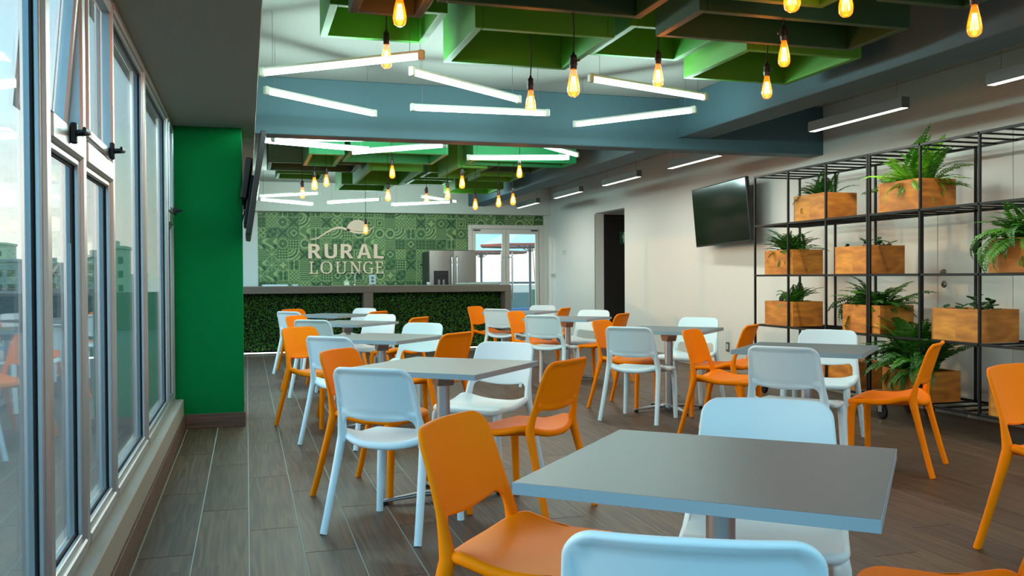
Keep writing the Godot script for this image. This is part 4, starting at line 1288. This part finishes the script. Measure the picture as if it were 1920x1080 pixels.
func planter(label: String, zf: float, y: float, k: int) -> Vector3:
	var L := 0.50
	var w := 0.345
	var h := 0.245
	var t := thing("planter_box", label, "planter", Vector3(SX + 0.012 + w / 2, y + 0.0105, zf + L / 2), 0.0, "plywood planters on the black shelves")
	var m: Material = M["ply%d" % (k % 3)]
	for s: float in [-1.0, 1.0]:
		part(t, "long_panel", bx(Vector3(s * w / 2, 0, -L / 2 + 0.0155), Vector3(s * (w / 2 - 0.015), h, L / 2 - 0.0155), 0.0015), m)
		part(t, "end_panel", bx(Vector3(-w / 2, 0, s * L / 2), Vector3(w / 2, h, s * (L / 2 - 0.015)), 0.0015), M["ply%d" % ((k + 1) % 3)])
	part(t, "bottom_panel", bx(Vector3(-w / 2 + 0.015, 0.004, -L / 2 + 0.0155), Vector3(w / 2 - 0.015, 0.018, L / 2 - 0.0155), 0.0), m)
	var b := MB.new()
	var f := noise(9.0, 5 + k)
	var nx := 8
	var nz := 12
	for i in nx:
		for j in nz:
			var c := []
			for q in [[0, 0], [1, 0], [1, 1], [0, 1]]:
				var x: float = (-0.5 + (i + q[0]) / float(nx)) * (w - 0.031)
				var z: float = (-0.5 + (j + q[1]) / float(nz)) * (L - 0.032)
				c.append(Vector3(x, h - 0.035 + 0.012 * f.get_noise_2d(x * 10, z * 10), z))
			b.flat(c[0], c[1], c[2], c[3], Vector3.UP)
	part(t, "soil", b.mesh(), M.soil)
	return Vector3(SX + 0.012 + w / 2, y + 0.0105 + h - 0.035, zf + L / 2)

func build_planters() -> void:
	for c in 4:
		for k in 3:
			fronds.append(frond_mesh([0.5, 1.1, 1.9, 2.7][c], [20, 22, 24, 26][c], [0.17, 0.155, 0.135, 0.11][c], 11 + c * 5 + k))
	var fm := [M.leaf_fern, M.leaf_fern, M.leaf_dark]
	var dm := [M.leaf_dark, M.leaf_dark, M.leaf_fern]
	var lm := [M.leaf_lime, M.leaf_fern, M.leaf_lime]
	# azimuth 0 points to +z (towards the camera), -90 to the room (-x)
	var p := planter("plywood planter on the fourth level of the further frame, with a dark bushy fern", -7.69, 1.735, 0)
	fern("dark bushy fern in the top planter of the further frame", p, [[22, 180, 180, 35, 85, 0.20, 0.34, 1], [14, 190, 90, 0, 45, 0.22, 0.32, 2], [5, 10, 40, 10, 40, 0.24, 0.30, 1]], dm)
	p = planter("plywood planter on the fourth level of the nearer frame, sunlit, with a big bright fern", -6.46, 1.735, 1)
	fern("big bright green fern rising above the shelving frame", p, [[44, 0, 180, 25, 85, 0.26, 0.44, 1], [22, 0, 180, 0, 35, 0.26, 0.38, 2], [4, 165, 20, 8, 20, 0.46, 0.56, 0], [3, 20, 15, 2, 12, 0.42, 0.50, 0], [5, 40, 60, 65, 85, 0.46, 0.54, 0]], lm)
	p = planter("plywood planter on the middle level at the far end of the shelves", -8.21, 1.22, 2)
	fern("fern spilling over the front of the far middle planter", p, [[26, 200, 60, 25, 75, 0.24, 0.38, 1], [14, -80, 50, 0, 40, 0.22, 0.30, 3], [22, 10, 60, 15, 70, 0.24, 0.38, 1]], dm)
	p = planter("plywood planter on the middle level with a few low round leaves", -7.05, 1.22, 0)
	succulent("low dark succulent just showing over the middle planter", p, [[-0.08, 0.08, 0.09, 6], [0.0, 0.15, 0.10, 7], [-0.05, -0.02, 0.05, 4], [0.05, 0.2, 0.07, 5], [-0.1, -0.15, 0.045, 3]])
	p = planter("plywood planter on the middle level cut by the right edge, with a drooping fern", -5.28, 1.22, 1)
	fern("large fern with long drooping fronds at the right edge", p, [[40, 0, 180, 20, 80, 0.28, 0.46, 1], [12, -120, 50, 15, 50, 0.46, 0.62, 3], [12, -60, 60, 0, 30, 0.3, 0.42, 3], [8, 170, 30, 20, 60, 0.44, 0.56, 2]], fm)
	p = planter("plywood planter on the second level at the far end of the shelves", -8.21, 0.705, 1)
	fern("small sparse fern with two arching clumps in the far lower planter", p, [[8, 185, 30, 35, 70, 0.26, 0.36, 2], [14, 15, 60, 40, 80, 0.24, 0.36, 1], [6, -30, 40, 10, 40, 0.18, 0.26, 2]], fm)
	p = planter("plywood planter on the second level behind the white chair", -6.94, 0.705, 2)
	fern("wide dark fern with fronds trailing to the left of its planter", p, [[36, 0, 180, 20, 75, 0.26, 0.42, 1], [18, 0, 40, 10, 50, 0.32, 0.44, 1], [7, 190, 20, 10, 35, 0.52, 0.66, 3], [6, 175, 30, 20, 50, 0.45, 0.56, 2]], dm)
	p = planter("plywood planter on the second level of the nearer frame with small upright succulents", -5.84, 0.705, 0)
	succulent("small upright succulents with round dark leaves", p, [[-0.05, -0.10, 0.06, 5], [-0.02, 0.02, 0.125, 9], [0.05, 0.08, 0.085, 7], [0.02, 0.16, 0.10, 8], [-0.06, 0.12, 0.06, 6], [-0.08, -0.19, 0.045, 4], [0.08, -0.02, 0.07, 5]])
	p = planter("plywood planter on the bottom level behind the orange chair, under a tall fern", -6.41, 0.19, 1)
	fern("tall bushy fern reaching from the bottom planter past the shelf above", p, [[46, 0, 180, 45, 88, 0.36, 0.66, 1], [26, -100, 80, 30, 70, 0.36, 0.54, 2], [20, -90, 60, 5, 40, 0.30, 0.46, 3], [14, 180, 50, 45, 75, 0.48, 0.62, 2]], dm)
	p = planter("plywood planter on the bottom level seen through the white chair", -7.27, 0.19, 2)
	succulent("low plant in the bottom planter behind the white chair", p, [[0.0, 0.0, 0.05, 5], [0.06, 0.1, 0.05, 4]])
	p = planter("plywood planter on the bottom level at the right edge behind the orange chair", -5.275, 0.19, 0)
	succulent("dark round-leaved succulent showing above the orange chair at the right edge", p, [[-0.03, -0.12, 0.07, 5], [0.0, 0.0, 0.12, 9], [0.05, 0.06, 0.09, 7]])

# =====================================================================  tables and chairs
var spots := {}
func build_tables() -> void:
	var t := thing("cafe_table", "x", "table", Vector3.ZERO, 0.0, "square grey cafe tables")
	part(t, "tabletop", bx(Vector3(-0.3983, 0.712, -0.3983), Vector3(0.3983, 0.74, 0.3983), 0.0012), M.table_grey)
	part(t, "skylit_edge", boxes([[Vector3(-0.4, 0.712, -0.4), Vector3(0.4, 0.7396, -0.3984)], [Vector3(-0.4, 0.712, 0.3984), Vector3(0.4, 0.7396, 0.4)], [Vector3(-0.4, 0.712, -0.3984), Vector3(-0.3984, 0.7396, 0.3984)], [Vector3(0.3984, 0.712, -0.3984), Vector3(0.4, 0.7396, 0.3984)]], 0.0006), M.table_skylit_edge)
	part(t, "mounting_plate", boxes([[Vector3(-0.17, 0.700, -0.025), Vector3(0.17, 0.7115, 0.025)], [Vector3(-0.025, 0.7003, 0.0252), Vector3(0.025, 0.7113, 0.17)], [Vector3(-0.025, 0.7003, -0.17), Vector3(0.025, 0.7113, -0.0252)]], 0.003), M.table_metal)
	var fb := MB.new()
	fb.prism(PackedVector2Array([v2(-0.075, 0.70), v2(0.075, 0.70), v2(0.075, 0.678), v2(0.048, 0.63), v2(-0.048, 0.63), v2(-0.075, 0.678)]), 0.09, Transform3D(Basis(Vector3.UP, PI / 4), Vector3(-0.045 * 0.7071, 0, -0.045 * 0.7071)))
	part(t, "flip_bracket", fb.mesh(), M.table_metal)
	part(t, "column", lathe([v2(0.0, 0.69), v2(0.037, 0.69), v2(0.037, 0.065), v2(0.055, 0.058), v2(0.058, 0.02), v2(0.05, 0.012), v2(0.0, 0.012)], 24), M.table_metal)
	for k in 4:
		var rot := Basis(Vector3.UP, PI / 4 + PI / 2 * k)
		var b := MB.new()
		b.tube([Vector3(0.02, 0.045, 0), Vector3(0.12, 0.042, 0), Vector3(0.25, 0.030, 0), Vector3(0.335, 0.021, 0), Vector3(0.352, 0.018, 0)], [Vector2(0.030, 0.017), Vector2(0.029, 0.015), Vector2(0.024, 0.011), Vector2(0.019, 0.008), Vector2(0.012, 0.005)], 12, Vector3.BACK)
		var f := part(t, "base_arm", b.mesh(), M.table_metal, Transform3D(rot, Vector3.ZERO))
		part(f, "glide", lathe([v2(0.0, 0.016), v2(0.012, 0.016), v2(0.017, 0.010), v2(0.017, 0.0), v2(0.0, 0.0)], 12, Transform3D(Basis(), Vector3(0.325, 0, 0))), M.rubber)
	var L := {
		"T1": [1.155, -2.05, 3.5, "square grey table nearest the camera"], "T2": [1.03, -4.85, 4, "second grey table from the camera in the window-side row"],
		"T3": [1.05, -7.33, 3, "third grey table from the camera in the window-side row"], "T4": [1.04, -9.83, 4, "fourth grey table in the window-side row, before the bar"],
		"T5": [1.05, -12.0, 3, "grey table nearest the bar in the window-side row"], "T6": [3.565, -5.19, 0, "grey table beside the plant shelves"],
		"T7": [3.68, -7.46, 1, "grey table level with the television, right-hand row"], "T8": [3.61, -9.96, 2, "grey table in front of the washroom doorway, right-hand row"],
		"T9": [3.66, -12.02, 2, "grey table nearest the terrace door, right-hand row"]}
	var first := true
	for k in L:
		var o: Node3D = t
		if not first:
			o = t.duplicate()
			o.name = numbered("cafe_table")
			add_child(o)
		first = false
		var e = L[k]
		o.position = Vector3(e[0], 0, e[1])
		o.rotation.y = PI / 4 + deg_to_rad(e[2])
		o.set_meta("label", e[3])

func build_chairs() -> void:
	var fe := func(y: float) -> float:
		if y < 0.45: return 0.118 * pow(clampf(y / 0.45, 0.0, 1.0), 0.95)
		return 0.118 - 0.098 * pow((y - 0.45) / 0.35, 1.25)
	var hw := func(y: float) -> float: return 0.243 - (y - 0.43) * 0.085
	var pb := func(x: float) -> float: return 0.556 - 0.016 * (1.0 - pow(x / 0.17, 2.0))
	var SB := func(p: Vector2) -> Vector3:
		var c := 0.036 * (1.0 - pow(clampf(absf(p.x) / 0.215, 0.0, 1.0), 2.0)) * smoothstep(0.47, 0.60, p.y)
		return Vector3(p.x, p.y, -((fe.call(p.y) as float) - c))
	var TB := func(p: Vector2) -> float: return lerpf(0.026, 0.0115, smoothstep(0.47, 0.58, p.y)) + 0.006 * smoothstep(0.545, 0.58, p.y)
	var RB := func(p: Vector2) -> float:
		var d := minf((hw.call(p.y) as float) - absf(p.x), 0.803 - p.y)
		var cx := absf(p.x) - ((hw.call(0.80) as float) - 0.062)
		var cy := p.y - 0.741
		if cx > 0 and cy > 0: d = minf(d, 0.062 - sqrt(cx * cx + cy * cy))
		d = minf(d, p.y - (pb.call(p.x) as float))
		return 0.0105 * smoothstep(0.009, 0.032, d)
	# outline of the backrest with its two arms
	var ol := PackedVector2Array()
	var half := []
	for k in 14: half.append(v2(hw.call(0.425 + 0.0225 * k), 0.425 + 0.0225 * k))
	var hx: float = hw.call(0.742)
	for k in range(1, 11):
		var a := PI / 2 * k / 10.0
		half.append(v2(hx - 0.062 + 0.062 * cos(a), 0.740 + 0.061 * sin(a)))
	for k in range(1, 6): half.append(v2((hx - 0.062) * (1.0 - k / 5.0), 0.801 + 0.002 * k / 5.0))
	for p in half: ol.append(p)
	for k in range(half.size() - 2, -1, -1): ol.append(v2(-half[k].x, half[k].y))
	var inn := []
	for k in 7: inn.append(v2((hw.call(0.425 + 0.014 * k) as float) - 0.043, 0.425 + 0.014 * k))
	var ix: float = (hw.call(0.515) as float) - 0.043
	var iy: float = pb.call(ix - 0.034)
	for k in range(1, 9):
		var a := PI / 2 * k / 8.0
		inn.append(v2(ix - 0.034 + 0.034 * cos(a), 0.515 + (iy - 0.515) * sin(a)))
	for k in range(1, 9):
		var x := (ix - 0.034) * (1.0 - k / 8.0)
		inn.append(v2(x, pb.call(x)))
	for k in inn.size(): ol.append(v2(-inn[k].x, inn[k].y))
	for k in range(inn.size() - 2, -1, -1): ol.append(inn[k])
	var bm := MB.new()
	bm.slab(ol, SB, TB, RB, 0.019)
	var back_m := bm.mesh()
	# seat, in the plane (x, forward)
	var SS := func(p: Vector2) -> Vector3:
		var ax := clampf(absf(p.x) / 0.24, 0.0, 1.1)
		var y := 0.432 - 0.012 * (1.0 - ax * ax) * smoothstep(0.06, 0.2, p.y) * (1.0 - smoothstep(0.34, 0.48, p.y))
		y += 0.046 * pow(ax, 2.6) * (1.0 - smoothstep(0.10, 0.32, p.y))
		y -= 0.008 * (1.0 - smoothstep(0.05, 0.16, p.y))
		y -= 0.016 * smoothstep(0.43, 0.52, p.y)
		return Vector3(p.x, y, -p.y)
	var TS := func(p: Vector2) -> float: return 0.036
	var RS := func(_p: Vector2) -> float: return 0.0
	var so := PackedVector2Array()
	var sh := []
	for k in 13:
		var a := PI / 2 * k / 12.0
		sh.append(v2(0.250 * sin(a), 0.175 - 0.115 * cos(a)))
	for k in range(1, 5): sh.append(v2(lerpf(0.250, 0.243, k / 4.0), lerpf(0.175, 0.455, k / 4.0)))
	for k in range(1, 9):
		var a := PI / 2 * k / 8.0
		sh.append(v2(0.193 + 0.05 * cos(a), 0.455 + 0.05 * sin(a)))
	sh.append(v2(0.1, 0.510))
	sh.append(v2(0.0, 0.512))
	for p in sh: so.append(p)
	for k in range(sh.size() - 2, 0, -1): so.append(v2(-sh[k].x, sh[k].y))
	var sm := MB.new()
	sm.slab(so, SS, TS, RS, 0.024, 6)
	var seat_m := sm.mesh()
	var legs := []
	for s: float in [-1.0, 1.0]:
		var path := []
		var rad := []
		for k in 15:
			var y: float = [0.0, 0.06, 0.13, 0.20, 0.27, 0.33, 0.38, 0.42, 0.455, 0.49, 0.525, 0.56, 0.60, 0.64, 0.67][k]
			path.append(Vector3(s * lerpf(0.256, 0.226, clampf(y / 0.45, 0, 1)) if y < 0.45 else s * ((hw.call(y) as float) - 0.0155 - 0.0 * y), y, -(fe.call(y) as float)))
			rad.append(Vector2([0.0185, 0.019, 0.0192, 0.0195, 0.0198, 0.020, 0.0205, 0.021, 0.0215, 0.0205, 0.0185, 0.0155, 0.0115, 0.008, 0.004][k], [0.0165, 0.0168, 0.0172, 0.0178, 0.0185, 0.0195, 0.0215, 0.0235, 0.0235, 0.020, 0.016, 0.0125, 0.0092, 0.007, 0.004][k]))
		legs.append(tube(path, rad, 14))
	for s: float in [-1.0, 1.0]:
		legs.append(tube([Vector3(s * 0.205, 0.428, -0.425), Vector3(s * 0.215, 0.416, -0.455), Vector3(s * 0.2205, 0.385, -0.474), Vector3(s * 0.223, 0.33, -0.478), Vector3(s * 0.231, 0.16, -0.477), Vector3(s * 0.237, 0.0, -0.475)], [Vector2(0.018, 0.016), Vector2(0.025, 0.024), Vector2(0.0255, 0.0255), Vector2(0.0235, 0.0225), Vector2(0.020, 0.019), Vector2(0.0175, 0.0165)], 14))
	var protos := {}
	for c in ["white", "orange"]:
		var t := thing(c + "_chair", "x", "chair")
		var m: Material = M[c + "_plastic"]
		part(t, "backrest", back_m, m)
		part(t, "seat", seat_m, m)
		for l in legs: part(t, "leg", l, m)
		protos[c] = [t, false]
	var P := {"T1FL": [0.568, -2.633, -129.6], "T1FR": [1.690, -2.689, 146.1], "T1NL": [0.682, -1.306, -28.0], "T1NR": [1.76, -1.53, 44.0], "T2FL": [0.496, -5.360, -126.3], "T2FR": [1.602, -5.562, 132.3], "T2NL": [0.537, -4.196, -39.7], "T2NR": [1.585, -4.316, 42.1],
		"T3FL": [0.409, -7.911, -136.1], "T3FR": [1.570, -8.184, 136.3], "T3NL": [0.544, -6.579, -44.9], "T3NR": [1.548, -6.682, 44.0], "T4FL": [0.507, -10.353, -125.2], "T4FR": [1.486, -10.355, 136.7], "T4NL": [0.611, -9.274, -36.6], "T4NR": [1.773, -9.442, 51.1],
		"T5FL": [0.580, -12.557, -139.1], "T5FR": [1.581, -12.499, 129.5], "T5NL": [0.487, -11.688, -48.5], "T5NR": [1.598, -11.314, 47.7], "T6FL": [3.303, -6.340, -136.9], "T6FR": [4.279, -5.942, 132.6], "T6NL": [3.017, -4.645, -51.3], "T6NR": [4.124, -4.614, 40.0],
		"T7FL": [3.232, -8.023, -137.2], "T7FR": [4.372, -8.158, 125.7], "T7NL": [3.025, -6.899, -48.0], "T7NR": [4.184, -6.850, 43.0], "T8FL": [3.109, -10.484, -134.9], "T8FR": [4.179, -10.537, 135.0], "T8NL": [3.073, -9.345, -44.8], "T8NR": [4.110, -9.454, 45.4],
		"T9FL": [3.130, -12.586, -134.9], "T9FR": [4.172, -12.546, 132.0], "T9NL": [3.143, -11.473, -51.8], "T9NR": [4.150, -11.493, 49.9], "T10FL": [3.353, -3.345, -160.0]}
	var who := {"NL": "white chair with its back to the camera", "FR": "white chair facing the camera", "FL": "orange plastic chair on the left side", "NR": "orange plastic chair on the right side"}
	var tb := {"1": "the table nearest the camera", "2": "the second table of the window-side row", "3": "the third table of the window-side row", "4": "the fourth table of the window-side row", "5": "the window-side table nearest the bar", "6": "the table beside the plant shelves", "7": "the right-hand table level with the television", "8": "the table before the washroom doorway", "9": "the table nearest the terrace door"}
	for k: String in P:
		var side := k.right(2)
		var c := "white" if side in ["NL", "FR"] else "orange"
		var o: Node3D = protos[c][0]
		if protos[c][1]:
			o = o.duplicate()
			o.name = numbered(c + "_chair")
			add_child(o)
		protos[c][1] = true
		var e = P[k]
		o.position = Vector3(e[0], 0, e[1])
		o.rotation.y = deg_to_rad(e[2])
		o.set_meta("label", "orange plastic chair cut by the right edge, with no table in view" if k == "T10FL" else "%s at %s" % [who[side], tb[k.substr(1, k.length() - 3)]])
		o.set_meta("group", "white stacking chairs" if c == "white" else "orange stacking chairs")

# =====================================================================  outside
func umbrella(label: String, at: Vector3, edge: float, r: float, rise: float, turn: float) -> void:
	var t := thing("patio_umbrella", label, "umbrella", at, turn, "patio umbrellas on the terrace")
	part(t, "pole", tube([Vector3(0, 0.05, 0), Vector3(0, edge + rise + 0.06, 0)], [0.03, 0.03], 10), M.grey_post)
	part(t, "base", lathe([v2(0.0, 0.08), v2(0.26, 0.07), v2(0.3, 0.0)], 16), M.grey_post)
	var can := MB.new()
	var val := MB.new()
	for k in 8:
		var a0 := TAU * k / 8
		var a1 := TAU * (k + 1) / 8
		for q in 4:
			var r0 := r * q / 4.0
			var r1 := r * (q + 1) / 4.0
			var y0 := edge + rise * pow(1.0 - q / 4.0, 1.15)
			var y1 := edge + rise * pow(1.0 - (q + 1) / 4.0, 1.15)
			var A := Vector3(r0 * cos(a0), y0, r0 * sin(a0))
			var B := Vector3(r0 * cos(a1), y0, r0 * sin(a1))
			var C := Vector3(r1 * cos(a1), y1, r1 * sin(a1))
			var D := Vector3(r1 * cos(a0), y1, r1 * sin(a0))
			var am := (a0 + a1) / 2
			var nn := Vector3(rise * cos(am), r, rise * sin(am)).normalized()
			for e: float in [0.0, -0.006]:
				var d := Vector3(0, e, 0)
				if q > 0: can.tri(A + d, B + d, C + d, nn, nn, nn)
				can.tri(A + d, C + d, D + d, nn, nn, nn)
		var p0 := Vector3(r * cos(a0), edge, r * sin(a0))
		var p1 := Vector3(r * cos(a1), edge, r * sin(a1))
		var out := Vector3(cos((a0 + a1) / 2), 0, sin((a0 + a1) / 2))
		val.flat(p0, p1, p1 * Vector3(1, 0, 1) + Vector3(0, edge - 0.05, 0), p0 * Vector3(1, 0, 1) + Vector3(0, edge - 0.05, 0), out)
		part(t, "rib", tube([Vector3(0.03 * cos(a0), edge - 0.15, 0.03 * sin(a0)), Vector3(r * 0.6 * cos(a0), edge + rise * 0.34, r * 0.6 * sin(a0))], [0.009, 0.009], 6), M.grey_post)
	part(t, "canopy", can.mesh(), M.umbrella)
	part(t, "sunlit_valance", val.mesh(), M.sunlit_valance)

func pot(label: String, at: Vector3, stick: float) -> void:
	var t := thing("terrace_planter", label, "planter", at, 0.0, "tall green planters on the terrace")
	part(t, "pot", lathe([v2(0.0, 0.0), v2(0.105, 0.0), v2(0.135, 0.94), v2(0.120, 0.94), v2(0.118, 0.88), v2(0.0, 0.88)], 4, Transform3D(Basis(Vector3.UP, PI / 4), Vector3.ZERO)), M.pot_green)
	part(t, "bamboo_cane", tube([Vector3(0.0, 0.86, 0), Vector3(-0.03, 1.4, 0.01), Vector3(-0.08, stick, 0.0)], [0.011, 0.009, 0.006], 8), M.sunlit_valance)
	part(t, "bamboo_cane", tube([Vector3(0.02, 0.86, 0.02), Vector3(0.06, 1.3, 0.03), Vector3(0.14, stick * 0.8, 0.03)], [0.007, 0.006, 0.004], 6), M.sunlit_valance)

func tower(label: String, x: float, z: float, w: float, d: float, y1: float, m: Material, cols: int, rows: int, turn := 0.0) -> void:
	var t := thing("city_building", label, "building", Vector3(x, -14.9, z), turn, "buildings on the skyline")
	var h := y1 + 14.9
	part(t, "wall", bx(Vector3(-w / 2, 0, -d / 2), Vector3(w / 2, h, d / 2), 0.05), m)
	part(t, "roof", boxes([[Vector3(-w / 2 - 0.15, h, -d / 2 - 0.15), Vector3(w / 2 + 0.15, h + 0.35, d / 2 + 0.15)], [Vector3(-w * 0.2, h + 0.35, -d * 0.2), Vector3(w * 0.1, h + 1.0, d * 0.2)]], 0.03), m)
	for i in cols:
		for j in rows:
			var cw := w / cols
			var x0 := -w / 2 + cw * (i + 0.2)
			var y0 := h - 0.9 - 1.55 * j
			part(t, "window", boxes([[Vector3(x0, y0 - 0.75, d / 2 - 0.05), Vector3(x0 + cw * 0.62, y0, d / 2 + 0.04)]], 0.01), M.city_window)

func build_outside() -> void:
	# terrace along the windows and behind the end door
	solo("terrace_ground", bx(Vector3(-9.0, -0.25, -24.0), Vector3(-0.76, -0.02, 6.0), 0.01), M.terrace, "brownish gravel terrace outside the windows", "terrace", "", "structure").name = "ground"
	solo("terrace_deck", bx(Vector3(-0.75, -0.25, -24.0), Vector3(12.0, -0.02, ZB - 0.21), 0.01), M.deck, "bluish tiled terrace outside the glass door", "terrace", "", "structure").name = "ground_deck"
	solo("terrace_parapet", boxes([[Vector3(-9.0, -0.02, -24.0), Vector3(1.0, 0.90, -23.8)], [Vector3(-9.0, -0.02, -23.8), Vector3(-8.8, 0.90, 6.0)]], 0.01), M.parapet, "low grey parapet at the edge of the gravel terrace", "parapet")
	var bal := thing("glass_balustrade", "glass balustrade with a dark rail at the end of the terrace", "balustrade", Vector3(0, 0, -23.9))
	part(bal, "rail", bx(Vector3(1.0, 1.03, -0.03), Vector3(12.0, 1.09, 0.03), 0.01), M.grey_post)
	for k in 8:
		var x := 1.05 + 1.4 * k
		part(bal, "post", bx(Vector3(x - 0.025, -0.02, -0.025), Vector3(x + 0.025, 1.03, 0.025), 0.005), M.grey_post)
		part(bal, "glass_pane", bx(Vector3(x + 0.05, 0.06, -0.006), Vector3(x + 1.35, 1.0, 0.006), 0.001), glass_tint())
	umbrella("white patio umbrella seen through the left leaf of the terrace door", Vector3(5.75, -0.02, -22.3), 1.89, 1.22, 0.85, 0.2)
	umbrella("white patio umbrella seen through the right leaf, standing nearer", Vector3(6.20, -0.02, -19.6), 1.97, 1.2, 0.6, 0.1)
	umbrella("white patio umbrella furthest right through the terrace door", Vector3(9.0, -0.02, -22.2), 2.35, 1.6, 0.8, 0.3)
	pot("tall green planter with bamboo canes behind the right leaf of the terrace door", Vector3(6.62, -0.02, -20.5), 2.0)
	pot("tall green planter half hidden by the end of the bar", Vector3(6.02, -0.02, -20.9), 1.7)
	var sp := thing("terrace_bench", "blue low bench on the terrace behind the glass door", "bench", Vector3(6.4, -0.02, -22.6))
	part(sp, "bench_seat", bx(Vector3(-1.0, 0.36, -0.25), Vector3(1.0, 0.42, 0.25), 0.01), mat(Color(0.22, 0.42, 0.62), 0.6))
	for s: float in [-1.0, 1.0]:
		part(sp, "bench_leg", bx(Vector3(s * 0.9 - 0.04, 0, -0.22), Vector3(s * 0.9 + 0.04, 0.36, 0.22), 0.005), mat(Color(0.16, 0.32, 0.5), 0.6))
	# city
	solo("city_ground", bx(Vector3(-900, -15.4, -900), Vector3(900, -15.0, 900), 0.0), M.city_ground, "low dark ground of the city below the terrace", "ground", "", "structure").name = "ground_city"
	tower("grey office block with three rows of small windows at the left edge", -30.6, -117, 12.0, 9.0, 3.2, M.city_wall, 9, 3)
	tower("pale tower lit by the evening sun behind the office block", -38.2, -150, 9.0, 7.0, 6.3, M.city_pale, 4, 3)
	tower("narrow dark building right of the first window upright", -25.2, -136, 1.6, 5.0, 3.2, M.city_wall, 2, 3)
	tower("white low building with dark windows in the second window", -25.3, -150, 2.8, 5.0, 2.9, M.city_pale, 4, 2)
	tower("grey building in the third window", -18.9, -128, 2.4, 6.0, 4.0, M.city_wall, 3, 3)
	tower("pale block in the fourth window", -14.3, -112, 2.4, 6.0, 4.6, M.city_pale, 3, 3)
	tower("long distant building on the horizon", -60.0, -300, 60.0, 12.0, 2.4, M.city_wall, 16, 2)

func glass_tint() -> StandardMaterial3D:
	if not M.has("tint"): M["tint"] = glass(Color(0.35, 0.55, 0.47, 0.45))
	return M.tint
